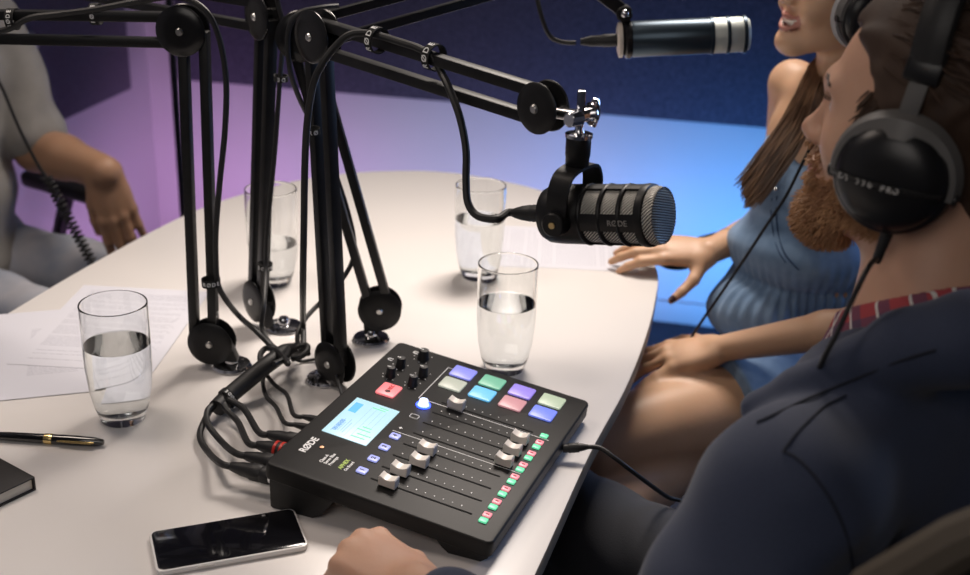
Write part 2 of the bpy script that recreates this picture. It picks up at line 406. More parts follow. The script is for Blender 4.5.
sheet((-.625, 1.60), .30, .7411, 'mostly blank sheet corner tucked by the left table edge', seed=5, margin=.07)
bpy.data.objects['printed_sheet'].location.z = .7416
sheet((.126, 2.10), 1.52, .7403, 'printed sheet lying behind the yoke microphone near the far glass', seed=8)
# pen
a = V((-.652, 1.3395, .7465)); b = V((-.470, 1.329, .7465)); X = (b-a).normalized(); M = basis(a, X.cross(V((0, 0, 1))), V((0, 0, 1)), None)
M = Matrix.Translation(a) @ (b-a).to_track_quat('Z', 'Y').to_matrix().to_4x4()
L = (b-a).length; M_GOLD = mat('gold_metal', (.78, .58, .25), .25, 1., bump=(100, .02, .0003)); M_LAC = mat('black_lacquer', (.008, .008, .009), .08, coat=.8, bump=(30, .01, .0003))
t = thing('ballpoint_pen', 'black lacquer pen with gold trim lying beside the notebook', 'pen', a.copy())
MB().lathe([(.0012, 0), (.003, .012), (.0042, .030), (.0045, .036)], M).build('tip', M_GOLD, t)
MB().lathe([(.0045, .036), (.0056, .06), (.0062, L-.075), (.0062, L-.072)], M).build('barrel', M_LAC, t)
MB().lathe([(.0066, L-.076), (.0068, L-.074), (.0068, L-.068), (.0066, L-.066)], M).build('ring', M_GOLD, t)
MB().lathe([(.0064, L-.067), (.0066, L-.04), (.0058, L-.012), (.0035, L-.001), (0, L)], M).build('cap', M_LAC, t)
n_ = V((0, -1, .25)).normalized()
MB().tube([a+X*(L-.012)+n_*.0055, a+X*(L-.016)+n_*.0085, a+X*(L-.035)+n_*.0086, a+X*(L-.058)+n_*.0078], [.0012, .0016, .0016, .001], 8, flat=1.6).build('clip', M_GOLD, t)
# notebook
c = V((-.519, 1.225, .7401)); ux = V((-.060, .0425, 0)).normalized(); uy = V((-.023*1.0, -.052, 0)).normalized()
M = basis(c, ux, uy); t = thing('notebook', 'closed black notebook with cream pages at the left table edge', 'notebook', M)
MB().box((.065, .09, .0012), (.13, .18, .0024), None, .001).box((.065, .09, .0168), (.13, .18, .0024), None, .001).box((.065, .0012, .009), (.13, .0028, .018), None, .001).build('cover', mat('black_leatherette', (.012, .010, .010), .55, bump=(300, .3, .0006)), t, True)
MB().box((.0665, .0905, .009), (.127, .175, .0132)).build('page_block', mat('page_edges', (.62, .58, .50), .8, bump=(900, .5, .0006), aniso=(.02, .02, 1)), t, True)
# phone
p = [on(148, 540), on(290, 516), on(307, 548), on(165, 573)]; c = sum(p, V())/4; ux = ((p[1]-p[0])+(p[2]-p[3])).normalized(); uy = ((p[0]-p[3])+(p[1]-p[2])).normalized()
M = basis(V((c.x, c.y, .7402)), ux, uy); t = thing('smartphone', 'white-backed smartphone lying face up near the table front', 'phone', M)
def rr(w, h, r, n=5):
    out = []
    for cx, cy, a0 in ((w/2-r, h/2-r, 0), (-w/2+r, h/2-r, PI/2), (-w/2+r, -h/2+r, PI), (w/2-r, -h/2+r, 1.5*PI)):
        for i in range(n+1): out.append((cx+r*math.cos(a0+i*PI/2/n), cy+r*math.sin(a0+i*PI/2/n)))
    return out
PW, PH = .163, .080
MB().prism(rr(PW, PH, .009), 0, .0066, None, .0018).build('case', mat('white_phone_shell', (.78, .77, .76), .3, coat=.3, bump=(30, .01, .0003)), t, True)
MB().prism(rr(PW-.005, PH-.005, .007), .0064, .0071, None, .0003).build('screen', mat('phone_glass', (.004, .004, .006), .04, coat=1., bump=(10, .005, .0002)), t, True)
MB().cyl((.045, .033, .007), (.045, .033, .00725), .0022).build('front_camera', M_CHR, t, True)
MB().box((-.03, -PH/2-.0003, .0042), (.018, .001, .002), None, .0004).build('side_button', M_STEEL, t, True)

# ================================================================== AUDIO MIXER
uX = V((.3545, .9350, 0)); uY = V((-.9350, .3545, 0)); MXM = basis((-.2395, 1.206, .7402), uX, uY)
mx = thing('audio_mixer', 'black podcast mixing desk with faders, glowing pads and blue screen on the table', 'audio mixer', MXM)
th = math.atan(.032/.275); TT = Matrix.Translation((0, 0, .0612)) @ Matrix.Rotation(th, 4, 'X')   # frame of the sloping top, y = -depth
M_MIX = mat('mixer_shell', (.010, .0095, .0095), .48, bump=(900, .12, .0003), spec=.3); M_MIX2 = mat('mixer_underside', (.013, .013, .013), .5, bump=(300, .1, .0004))
pl = [(x+.1745, y-.1375) for x, y in rr(.361, .282, .009, 6)]
MB().prism(pl, -.021, 0, TT, .0025, 3).build('top_shell', M_MIX, mx, True)
prof = [(0, .045), (0, .002), (.004, 0), (.055, 0), (.066, .006), (.085, .0325), (.205, .019), (.216, .006), (.224, 0), (.262, 0), (.270, .006), (.272, .018)]
Mp = Matrix(((0, 0, 1, 0), (-1, 0, 0, 0), (0, 1, 0, 0), (0, 0, 0, 1)))
MB().prism(prof, -.002, .347, Mp, .001).build('underside', M_MIX2, mx, True)
def TB(u, v, su, sv, h, name, m, par=mx, bev=.0008, w0=0, label=None, rnd=.0015):
    q = [(x+u, y-v) for x, y in rr(su, sv, rnd, 3)]
    return MB().prism(q, w0, w0+h, TT, bev).build(name, m, par, True, label=label)
def glow(name, col, s, base=None): return mat(name, base or tuple(.6*c for c in col), .35, emit=col, es=s, var=(20, tuple(.62*c for c in (base or col)), 2))
pads = [(.322, [((.30, .32, .95), .55), ((.22, .62, .42), .45), ((.36, .27, .88), .55), ((.50, .60, .44), .55)]), (.2855, [((.52, .55, .46), .55), ((.16, .55, .88), .7), ((.62, .30, .33), .6), ((.20, .27, .95), .6)])]
kk = 0
for u, cs in pads:
    for i, (c, s) in enumerate(cs):
        o = TB(u, .1075+.0425*i, .0295, .0315, .0028, 'pad', glow('pad_%d' % kk, c, s), bev=.0009, rnd=.003); kk += 1
        o['label'] = ['blue-violet glowing pad', 'mint green glowing pad', 'violet glowing pad', 'pale green glowing pad', 'cream white glowing pad', 'sky blue glowing pad', 'pink glowing pad', 'deep blue glowing pad'][kk-1]
o = TB(.222, .0445, .031, .026, .0028, 'record_button', glow('rec_pink', (1., .24, .26), .75), bev=.0009, rnd=.003, label='glowing pink record button')
M_DK = mat('dark_legend', (.12, .01, .015), .6, bump=(50, .02, .0002))
MB().cyl((.217, -.045, .0028), (.217, -.045, .0030), .0038).build('record_dot', M_DK, o, True)
bpy.data.objects['record_dot'].data.transform(TT)
text('record_legend', 'REC', .0075, TT @ Matrix.Translation((.2285, -.045, .0029)) @ Matrix.Rotation(0, 4, 'Z'), mat('red_legend', (.55, .01, .02), .6, bump=(50, .02, .0002)), o, True, bold=.0002)
# screen
scr = TB(.1365, .0485, .094, .060, .0008, 'screen', glow('screen_blue', (.42, .66, .74), .80), bev=.0002, rnd=.001)
def SB(u, v, su, sv, m, name='screen_graphic'): return MB().box((u, -v, .0009), (su, sv, .0002), TT).build(name, m, scr, True)
SB(.1600, .0285, .024, .0105, glow('tile_blue', (.08, .42, .82), .8), 'screen_tile')
b1 = MB(); b2 = MB(); b3 = MB()
for i in range(5): b1.box((.112+.005*(i % 2), -(.027+.0035*i), .0009), (.030-.004*(i % 3), .0010, .0002), TT)
for i in range(4): b1.box((.132, -(.046+.007*i), .0009), (.075, .0004, .0002), TT)
b1.build('screen_text', glow('screen_ink', (.28, .50, .70), .75), scr, True)
for u, v in ((.118, .061), (.125, .062), (.108, .066), (.172, .055), (.177, .060), (.100, .062)):
    MB().box((u, -v, .00092), (.0020, .018-.006*((u*1000) % 2), .0002), TT).build('level_meter', glow('meter_green', (.18, .68, .42), .8), scr, True)
text('screen_clock', '00:00:00', .008, TT @ Matrix.Translation((.113, -.030, .001)), glow('screen_ink2', (.16, .36, .72), .7), scr, True)
# lettering
text('brand_lettering', 'RØDE', .0125, TT @ Matrix.Translation((.0545, -.0215, .0002)), M_WHITE_INK, mx, True, bold=.00035, sx=1.05)
M_RG = mat('copper_ring', (.75, .42, .26), .3, 1., bump=(90, .02, .0002))
MB().cyl((.058, -.0365, 0), (.058, -.0365, .0008), .0026).build('brand_dot', M_RG, mx, True)
bpy.data.objects['brand_dot'].data.transform(TT)
text('feature_lettering', 'Class-A\nServo Bias\nPreamps', .0058, TT @ Matrix.Translation((.030, -.0555, .0002)), M_WHITE_INK, mx, True, align='LEFT', bold=.00012)
text('green_lettering', 'APHEX', .0072, TT @ Matrix.Translation((.030, -.0745, .0002)), mat('green_ink', (.45, .62, .12), .5, bump=(50, .02, .0002)), mx, True, align='LEFT', bold=.0002)
text('small_lettering', 'On Board', .0052, TT @ Matrix.Translation((.030, -.0815, .0002)), M_WHITE_INK, mx, True, align='LEFT', bold=.0001)
# fine printed lines
def pl_line(pts, w=.0009):
    b = MB()
    for (u0, v0), (u1, v1) in zip(pts, pts[1:]):
        b.box(((u0+u1)/2, -(v0+v1)/2, .0002), (abs(u1-u0)+w, abs(v1-v0)+w, .0003), TT)
    return b
pl_line([(.326, .090), (.326, .084), (.229, .084), (.229, .262)]).build('printed_line', M_WHITE_INK, mx, True)
pl_line([(.1395, .090), (.1395, .258)]).build('printed_line', M_WHITE_INK, mx, True)
# faders
M_CAP = mat('fader_cap_silver', (.84, .79, .73), .35, .12, bump=(300, .05, .0002)); M_SLOT = mat('fader_slot', (.002, .002, .002), .95, bump=(50, .02, .0002))
FV = [.132, .133, .144, .141, .229, .229, .228, .130]
cap_me = None
for i in range(8):
    u = .033+.0290*i
    f = TB(u, .176, .0026, .126, .0004, 'fader', M_SLOT, bev=.0001, rnd=.001)
    b = MB()
    for k in range(10):
        v = .122+.0112*k
        b.box((u+.0085, -v, .0002), (.0022 if k in (0, 9, 4) else .0013, .0013, .0003), TT)
    b.build('tick_marks', M_WHITE_INK, f, True)
    pr = [(-.0105, 0), (.0105, 0), (.0105, .0105), (.0095, .0125), (.006, .0108), (.002, .0094), (-.002, .0094), (-.006, .0108), (-.0095, .0125), (-.0105, .0110)]
    Mc = TT @ Matrix.Translation((u-.003, -FV[i]-.0045, .002)) @ Matrix(((0, 0, 1, 0), (1, 0, 0, 0), (0, 1, 0, 0), (0, 0, 0, 1)))
    MB().prism(pr, -.0062, .0062, Mc, .0006).box((0, .001, 0), (.004, .002, .004), Mc).build('fader_cap', M_CAP, f, True, ang=22, label='silver fader cap')
M_GB = glow('solo_green', (.16, .78, .42), .8); M_PB = glow('mute_pink', (.95, .30, .36), .75); M_VB = glow('channel_violet', (.42, .46, .95), .65)
M_KEYINK = mat('key_legend', (.03, .03, .06), .6, bump=(50, .02, .0002))
for i in range(8):
    u = .0280+.0295*i
    TB(u, .2545, .0088, .0098, .0024, 'solo_button', M_GB, bev=.0007, label='green lit key')
    if i < 7:
        o = TB(u+.0118, .2545, .0088, .0098, .0024, 'mute_button', M_PB, bev=.0007, label='pink lit key')
        MB().box((u+.0118, -.2545, .0025), (.0022, .004, .0002), TT).build('key_mark', mat('mute_mark', (.35, .02, .04), .6, bump=(50, .02, .0002)), o, True)
for i in range(4):
    u = .040+.0292*i
    o = TB(u, .0985, .0115, .0125, .0024, 'channel_button', M_VB, bev=.0008, rnd=.002, label='violet lit key')
    text('key_digit', str(i+1), .0075, TT @ Matrix.Translation((u, -.0985, .0025)) @ Matrix.Rotation(-PI/2+PI/2, 4, 'Z'), M_KEYINK, o, True, bold=.0003)
# small outlined key and the glowing blue knob
b = MB(); q = [V((x+.184, y-.0985, .0004)) for x, y in rr(.009, .011, .002, 3)]; b.tube(q, .0006, 6, True).build('outlined_key', M_WHITE_INK, mx, True)
bpy.data.objects['outlined_key'].data.transform(TT)
def knob(u, v, r, h, name, m, capm=None):
    M = TT @ Matrix.Translation((u, -v, 0))
    o = MB().lathe([(r*1.15, 0), (r*1.1, .0015), (r, .003), (r*.92, h-.001), (r*.82, h), (0, h)], M, 24).build(name, m, mx, True)
    return o, M
o, M = knob(.2155, .0965, .0062, .0085, 'encoder_knob', glow('knob_blue_white', (.55, .65, 1.), 2.0))
o['label'] = 'white glowing encoder knob'
MB().lathe([(.0075, 0), (.0095, 0), (.0095, .0014), (.0075, .0014), (.0075, 0)], M, 28, False).build('light_ring', glow('ring_blue', (.03, .08, 1.), 3.5), o, True, label='blue light ring')
M_KNOB = mat('black_knob', (.010, .010, .011), .45, bump=(700, .2, .0004))
for (u, v, r) in ((.329, .045, .0075), (.290, .029, .0062), (.259, .029, .0062), (.286, .064, .0062), (.2555, .063, .0062)):
    o, M = knob(u, v, r, .0135, 'volume_knob', M_KNOB)
    MB().box((0, r*.5, .0136), (.0012, r*.8, .0004), M).build('pointer', M_WHITE_INK, o, True)
    b = MB()
    for k in range(7):
        a = -2.3+k*4.6/6+PI/2; b.cyl((u+math.cos(a)*r*1.75, -v+math.sin(a)*r*1.75, 0), (u+math.cos(a)*r*1.75, -v+math.sin(a)*r*1.75, .0004), .0008, seg=8)
    d = b.build('dial_marks', M_WHITE_INK, mx, True); d.data.transform(TT)
text('headphone_mark', '∩', .010, TT @ Matrix.Translation((.338, -.030, .0002)), M_WHITE_INK, mx, True, bold=.0004)
text('headphone_mark', '∩', .010, TT @ Matrix.Translation((.300, -.0095, .0002)), M_WHITE_INK, mx, True, bold=.0004)
text('usb_mark', '+', .009, TT @ Matrix.Translation((.150, -.096, .0002)), M_WHITE_INK, mx, True, bold=.0003)
# rear sockets
for i, u in enumerate((.016, .044, .072, .100)):
    Ms = Matrix.Translation((u, 0, .030)) @ Matrix.Rotation(-PI/2, 4, 'X')
    MB().lathe([(.0125, -.001), (.0125, .002), (.0100, .002), (.0100, -.001)], Ms, 28).build('xlr_socket', M_BLKG, mx, True)
for u in (.135, .158, .182, .206):
    Ms = Matrix.Translation((u, 0, .030)) @ Matrix.Rotation(-PI/2, 4, 'X')
    MB().lathe([(.0068, -.001), (.0068, .0015), (.0040, .0015), (.0040, -.001)], Ms, 20).build('jack_socket', M_STEEL, mx, True)
def mxp(u, v, z): return MXM @ V((u, -v, z))

# ================================================================== BOOM ARMS
def slab(mb, a, b, w, tck, n, bev=.0018):               # straight bar with rectangular section between two points
    a, b = V(a), V(b); M = basis((a+b)/2, b-a, n.cross(b-a)); mb.box((0, 0, 0), ((b-a).length, w, tck), M, bev)
def disc_pair(mb, c, n, r, gap, tck):
    for s in (-1, 1):
        M = basis(c+n*s*gap, n.orthogonal(), n.cross(n.orthogonal()) if s > 0 else -n.cross(n.orthogonal()))
        zz = M.to_3x3() @ V((0, 0, 1))
        if zz.dot(n)*s < 0: M = M @ Matrix.Rotation(PI, 4, 'X')
        mb.lathe([(r*.96, 0), (r, .0015), (r, tck*.5), (r*.93, tck*.85), (r*.6, tck*1.1), (r*.2, tck*1.2), (0, tck*1.2)], M, 40)
def screws(c, n, off, par, r=.0052):
    b = MB()
    for s in (-1, 1): b.cyl(c+n*s*off, c+n*s*(off+.003), r, r*.8, 12, .0006)
    b.build('screw', M_STEEL, par, label='small silver screw')
def boom_arm(label, base, JL, JE, JX, h, end=True, oL=0., oE=0.):
    h = V(h).normalized(); n = V((h.y, -h.x, 0))
    if n.y > 0: n = -n
    t = thing('boom_arm', label, 'boom arm', V(base), 'desk boom arms')
    Mb = Matrix.Translation(base)
    MB().lathe([(.020, .0002), (.0275, .0005), (.0285, .003), (.026, .006), (.018, .008), (.0095, .009), (.0085, .016), (.007, .018), (0, .018)], Mb, 36).build('chrome_base', M_CHR, t, label='chrome desk grommet')
    b = MB(); foot = V(base)+V((0, 0, .012)); d = (JL-foot); side = h*(1 if (foot-JL).dot(h) > 0 else -1)
    pts = [JL+side*.026+V((0, 0, .004)), foot+side*.010+V((0, 0, .006)), foot+side*.010, foot-side*.010, JL-side*.006-V((0, 0, .026))]
    Mq = basis(JL, side, V((0, 0, 1)))
    loc = [(Mq.inverted() @ p) for p in pts]
    b.prism([(p.x, p.y) for p in loc], -.007, .007, Mq, .001); disc_pair(b, JL, n, .0325, .0084, .0045)
    b.build('lower_joint', M_BLK, t); screws(JL, n, .0134, t)
    q1 = n.cross(JE-JL).normalized(); q2 = n.cross(JX-JE).normalized()
    for s in (-1, 1):
        m = MB(); slab(m, JL+q1*s*.0140+h*oL, JE+q1*s*.0140+h*oE, .0125, .0158, n); m.build('lower_rail', M_BLK, t)
    for s in (-1, 1):
        m = MB(); slab(m, JE+q2*s*.0165, JX+q2*s*.0150, .0125, .0158, n); m.build('upper_rail', M_BLK, t)
    b = MB(); disc_pair(b, JE, n, .0325, .0084, .0050); b.cyl(JE-n*.008, JE+n*.008, .012); b.build('elbow_joint', M_BLKG, t); screws(JE, n, .0139, t)
    if end:
        b = MB(); disc_pair(b, JX, n, .0275, .0084, .0045); b.cyl(JX-n*.008, JX+n*.008, .012)
        b.build('end_joint', M_BLK, t); screws(JX, n, .0134, t)
    return t, n, q1, q2
T0 = .7401
bA, bB, bC, bD = on(232, 367), on(284, 328), on(326, 380), on(371, 340)
for q in (bA, bB, bC, bD): q.z = T0
# A: leftmost, upper arm reaches out of frame to the left
JA, EA, XA = at(212, 341, 1.565), at(183, 30, 1.565), at(-160, 24, 1.60)
armA, nA, qA1, qA2 = boom_arm('black boom arm nearest the left, its upper rails running out of frame left', bA, JA, EA, XA, (1, -.10, 0), oL=-.011, oE=.014)
JB, EB, XB = at(259, 300, 1.704), at(263, 16, 1.69), at(40, -22, 1.98)
armB, nB, qB1, qB2 = boom_arm('black boom arm second from left, rising steeply beside the half-empty glass', bB, JB, EB, XB, (.62, -.78, 0), oL=-.003, oE=.010)
XC = at(543, 107, 1.25)
JC, EC = at(335, 362, 1.520), at(318, 36, 1.49)
armC, nC, qC1, qC2 = boom_arm('black boom arm behind the mixer corner, holding the yoke microphone', bC, JC, EC, XC, (.72, -.69, 0))
JD, ED, XD = at(380, 308, 1.672), at(301, 36, 1.60), at(600, -46, 1.86)
armD, nD, qD1, qD2 = boom_arm('black boom arm leaning back, rightmost base, upper rails rising to the right', bD, JD, ED, XD, (-1, -.02, 0))

# ------------------------------------------------------------------ cable ties with lettering
M_VEL = mat('velcro_black', (.012, .012, .012), .85, bump=(900, .5, .0006))
def tie(px, py, y, axis, r, w, label, side=None, s='RØDE', flat=1., tx=.0075, up=None):
    c = at(px, py, y); ax = V(axis).normalized()
    t = thing('cable_tie', label, 'cable tie', c)
    M = Matrix.Translation(c) @ ax.to_track_quat('Z', 'Y').to_matrix().to_4x4()
    MB().lathe([(r-.0012, -w/2), (r, -w/2), (r, w/2), (r-.0012, w/2), (r-.0012, -w/2)], M, 28, False).build('strap', M_VEL, t)
    view = (V((0, 0, CAMZ))-c).normalized(); view = (view-ax*view.dot(ax)).normalized()
    along = ax.cross(view)                          # letters run round the strap
    n = len(s); step = .90*tx/r
    for i, ch in enumerate(s):
        a = (i-(n-1)/2)*step*(1 if side is None else side)
        v2 = view*math.cos(a)+along*math.sin(a); al = v2.cross(ax)*(-1 if side is None else -side)
        # letter x along the strap, y along the axis
        X_ = al; Y_ = v2.cross(X_)
        text('letter', ch, tx, basis(c+v2*(r+.0003), X_, Y_), M_WHITE_INK, t, bold=.00012)
    return t
dA = (XA-EA).normalized(); dC = (XC-EC).normalized()
tie(96, 14, 1.58, dA, .014, .011, 'black lettered cable tie round the upper rail, left of the first elbow disc', side=1)
tie(13, 19, 1.58, dA, .014, .011, 'black lettered cable tie round the upper rail at the far left edge', side=1)
tie(211, 282, 1.558, (JA-EA), .013, .011, 'lettered cable tie low on the leftmost boom arm', side=-1)
tie(265, 266, 1.66, (JB-EB), .011, .010, 'small cable tie low on the second boom arm, before the half-empty glass', side=1, s='RØDE')
tie(281, 78, 1.66, (JB-EB), .010, .008, 'small cable tie high on the second boom arm', side=1, s='DE')
tie(377, 40, 1.405, dC, .0155, .011, 'white-lettered cable tie on the upper rail nearest the elbow', side=-1, tx=.0105)
tie(434, 57, 1.36, dC, .0155, .011, 'white-lettered cable tie halfway along the rail, where the microphone cable leaves', side=-1, tx=.0105)
tie(313, 131, 1.46, (JC-EC), .009, .008, 'small cable tie on the third boom arm upright beside two cables', side=-1, s='RØ')

# ------------------------------------------------------------------ cables
def cable(pts, r, label, m=None, name='microphone_cable', cat='cable', n=8, group=None):
    t = thing(name, label, cat, V(pts[0]), group)
    MB().tube(spline(pts, n), r, 10).build('wire', m or M_RUB, t); return t
BN = V(on(283, 352, .765))
P_ = on
# sleeve bundling the cables
sl = [on(300, 350, .775), on(286, 352, .785), on(268, 364, .785), on(247, 381, .772), on(229, 396, .762), on(217, 408, .757)]
t = thing('cable_sleeve', 'thick black sleeve gathering the cables between the arm bases', 'cable sleeve', sl[0].copy())
MB().tube(spline(sl, 6), [.008+.004*min(1, i/6) for i in range(31)], 14).build('sleeve', M_RUB, t)
k = [on(274+14*math.sin(a*1.3), 356+8*math.cos(a*2.1), .790+.010*math.cos(a)) for a in [i*.55 for i in range(14)]]
MB().tube(spline(k, 4), .0042, 8).build('knot', M_RUB, t)
kn = [on(292+16*math.sin(a*1.2), 352+7*math.cos(a*1.7), .780+.010*math.sin(a)) for a in [i*.6 for i in range(12)]]
MB().tube(spline(kn, 4), .0042, 8).build('knot', M_RUB, t)
tie(228, 398, on(228, 398, .762).y, on(268, 364, .785)-on(229, 396, .762), .0145, .008, 'cable tie with white lettering round the cable sleeve end', side=-1, s='RØDE', tx=.006)
def plug(par, p, d, L, r, ring=None, name='plug', tipm=None):      # p: face at the socket, d: direction away from it
    M = Matrix.Translation(p) @ V(d).normalized().to_track_quat('Z', 'Y').to_matrix().to_4x4()
    o = MB().lathe([(r*.9, .006), (r, .008), (r, .016), (r*.92, .018), (r, .020), (r, L*.50), (r*.86, L*.56), (r*.80, L*.72), (r*.50, L*.97), (r*.42, L), (0, L)], M, 24).build(name, M_RUB, par)
    MB().lathe([(r*.8, -.0005), (r*.86, 0), (r*.86, .008), (0, .008)], M, 24).build('plug_tip', tipm or M_CHR, o, label='bright metal collar')
    for z in ((.021, .029) if ring else ()): MB().lathe([(r*1.0, z), (r*1.05, z+.0005), (r*1.05, z+.0035), (r*1.0, z+.004)], M, 24, False).build('colour_ring', ring, o, label='red plastic ring')
    return o
dP = V((-.9350, .3545, 0))
M_RED = mat('red_ring', (.55, .03, .02), .4, bump=(50, .02, .0002))
def fan(u, z, L, r, px, label, ring=None, tilt=0., wr=.0042, zs=None):
    p = mxp(u, -.0022, z); d = (dP+V((0, 0, tilt))).normalized(); e = p+d*L
    t = thing('audio_cable', label, 'cable', e.copy(), 'cables plugged into the mixer back')
    plug(t, p, d, L, r, ring)
    pts = [e-d*.004, e+d*.012]+[P_(x, y, zz) for x, y, zz in px]
    MB().tube(spline(pts, 8), wr, 10).build('wire', M_RUB, t); return t
fan(.016, .030, .062, .0105, [(209, 453, .752), (200, 438, .750), (203, 424, .752), (212, 408, .757), (222, 402, .760)], 'cable with silver collared plug nearest the mixer corner, looping lowest')
fan(.044, .030, .060, .0100, [(222, 442, .755), (208, 424, .757), (208, 410, .760), (218, 402, .762)], 'cable into the second socket from the corner, below the red-ringed plug')
fan(.072, .030, .060, .0105, [(238, 422, .758), (226, 409, .760), (223, 400, .764)], 'cable with a red-ringed plug entering the mixer back', M_RED)
fan(.100, .030, .062, .0100, [(244, 409, .764), (228, 399, .766)], 'cable just above the red-ringed plug')
fan(.135, .030, .046, .0058, [(276, 407, .754), (266, 396, .753), (263, 380, .756), (268, 368, .772)], 'thin cable with small jack plug, left of the pair', wr=.0030)
fan(.158, .030, .046, .0058, [(287, 395, .756), (275, 385, .757), (266, 374, .760), (262, 366, .774)], 'thin cable with small jack plug, right of the pair', wr=.0030)
cable([mxp(.206, -.002, .034), mxp(.206, -.012, .034), on(330, 357, .757), on(317, 359, .745), on(300, 361, .744), on(294, 357, .755), on(292, 350, .775)], .0022, 'thin black lead running from behind the third arm base to the cable knot', name='thin_lead')
# USB / power lead off the front right edge
p = mxp(.2430, .2760, .016); d = (on(600, 446, .762)-p).normalized()
t = thing('power_lead', 'black lead leaving the mixer right edge and drooping off the table', 'cable', p.copy())
plug(t, p, d, .032, .0062, tipm=M_RUB)
MB().tube(spline([p+d*.028, on(600, 448, .760), on(615, 458, .752), on(632, 471, .735), on(652, 486, .70), at(668, 497, 1.38), at(684, 502, 1.39), at(720, 520, 1.40)], 8), .0030, 10).build('wire', M_RUB, t)
# cables on the arms
cable([at(-40, 36, 1.575), at(5, 30, 1.570), at(30, 18, 1.570), at(60, 14, 1.570), at(97, 9, 1.566), at(140, 1, 1.562), at(178, -3, 1.55), at(205, 10, 1.54), at(219, 38, 1.54), at(226, 80, 1.54), at(225, 130, 1.54), at(220, 180, 1.542), at(216, 230, 1.545), at(216, 262, 1.552), at(218, 284, 1.556), at(226, 300, 1.57), at(240, 317, 1.60), on(255, 330, .80), on(270, 345, .785), on(280, 355, .785)], .0040, 'microphone cable following the leftmost boom arm down to the knot')
cable([at(300, -14, 1.66), at(278, -4, 1.66), at(284, 30, 1.67), at(280, 78, 1.655), at(275, 150, 1.655), at(267, 235, 1.65), at(266, 268, 1.645), on(264, 305, .83), on(262, 328, .80), on(272, 345, .785), on(286, 354, .782)], .0034, 'microphone cable running down the second boom arm')
# main mic cable
P1 = at(574, 214, 1.22); aM = V((.80, -.50, .185)).normalized(); mcb = P1-aM*.034
e0 = mcb-aM*.040
cable([e0+aM*.003, e0-aM*.010, at(497, 219, 1.24), at(478, 216, 1.255), at(468, 203, 1.265), at(466, 180, 1.275), at(466, 150, 1.285), at(460, 118, 1.30), at(449, 88, 1.325), at(441, 72, 1.345), at(433, 57, 1.352), at(418, 48, 1.365), at(400, 42, 1.38), at(384, 37, 1.395), at(366, 33, 1.405), at(349, 35, 1.405), at(335, 47, 1.405), at(323, 63, 1.40), at(314, 82, 1.40), at(308, 115, 1.41), at(305, 160, 1.42), at(304, 220, 1.43), at(303, 280, 1.45), on(303, 320, .80), on(303, 345, .775), on(297, 357, .768), on(288, 355, .78)], .0044, 'thick cable from the yoke microphone, looping past the third elbow to the knot')
cable([at(338, 6, 1.60), at(320, 8, 1.585), at(298, 14, 1.575), at(288, 34, 1.575), at(290, 70, 1.58), at(298, 95, 1.60), at(309, 118, 1.62), at(330, 160, 1.645), at(346, 205, 1.66), at(354, 240, 1.665), at(352, 262, 1.66), at(338, 285, 1.645), on(320, 303, .80), on(306, 318, .79), on(298, 333, .78), on(298, 348, .775)], .0036, 'microphone cable sagging between the third and fourth boom arms')

# ================================================================== YOKE MICROPHONE
def weave(name, c1, c2, sc_, metal=.6, rot=0.):
    m = bpy.data.materials.new(name); m.use_nodes = True; nt = m.node_tree; b = nt.nodes['Principled BSDF']
    tc = nt.nodes.new('ShaderNodeTexCoord'); mp = nt.nodes.new('ShaderNodeMapping'); nt.links.new(tc.outputs['UV'], mp.inputs[0])
    mp.inputs['Rotation'].default_value = (0, 0, rot)
    wv = nt.nodes.new('ShaderNodeTexWave'); wv.inputs['Scale'].default_value = sc_; wv.wave_type = 'BANDS'; wv.bands_direction = 'DIAGONAL'
    nt.links.new(mp.outputs[0], wv.inputs[0])
    r = nt.nodes.new('ShaderNodeValToRGB'); r.color_ramp.elements[0].position = .35; r.color_ramp.elements[1].position = .6
    r.color_ramp.elements[0].color = (*c2, 1); r.color_ramp.elements[1].color = (*c1, 1)
    nt.links.new(wv.outputs[0], r.inputs[0]); nt.links.new(r.outputs[0], b.inputs['Base Color'])
    bp = nt.nodes.new('ShaderNodeBump'); bp.inputs['Distance'].default_value = .001; nt.links.new(wv.outputs[0], bp.inputs['Height']); nt.links.new(bp.outputs[0], b.inputs['Normal'])
    b.inputs['Metallic'].default_value = metal; b.inputs['Roughness'].default_value = .4
    return m
M_GR = weave('woven_grille', (.90, .86, .78), (.04, .035, .03), 165, .15); M_GRF = weave('woven_front_grille', (.42, .50, .50), (.03, .04, .04), 170, .3, 1.1)
def mesh_uv(o, M, front=False):
    inv = M.inverted() @ WM[o.name]; uv = o.data.uv_layers.new(name='uv').data
    for p in o.data.polygons:
        qs = [inv @ o.data.vertices[o.data.loops[l].vertex_index].co for l in p.loop_indices]; an = [math.atan2(q.y, q.x) for q in qs]
        for l, q, a in zip(p.loop_indices, qs, an):
            if a-an[0] > PI: a -= 2*PI
            if a-an[0] < -PI: a += 2*PI
            uv[l].uv = (q.x, q.y) if front else (a*.030, q.z)
sM = V((aM.y, -aM.x, 0)).normalized(); sM = sM if sM.y < 0 else -sM       # towards the camera side
upM = aM.cross(sM).normalized(); upM = upM if upM.z > 0 else -upM
micT = thing('yoke_microphone', 'short black broadcast microphone with silver mesh in a yoke, hanging from the arm end', 'microphone', P1.copy())
Mm = basis(P1, sM, upM)
zM = (Mm.to_3x3() @ V((0, 0, 1)))
if zM.dot(aM) < 0: Mm = basis(P1, upM, sM)
MB().lathe([(0, -.034), (.018, -.034), (.0275, -.031), (.031, -.024), (.0318, -.012), (.0318, .020), (.0300, .024)], Mm, 48).build('body', M_BLK, micT)
mesh_uv(MB().lathe([(.0292, .018), (.0292, .104)], Mm, 64, False).build('side_grille', M_GR, micT, label='silver woven mesh'), Mm)
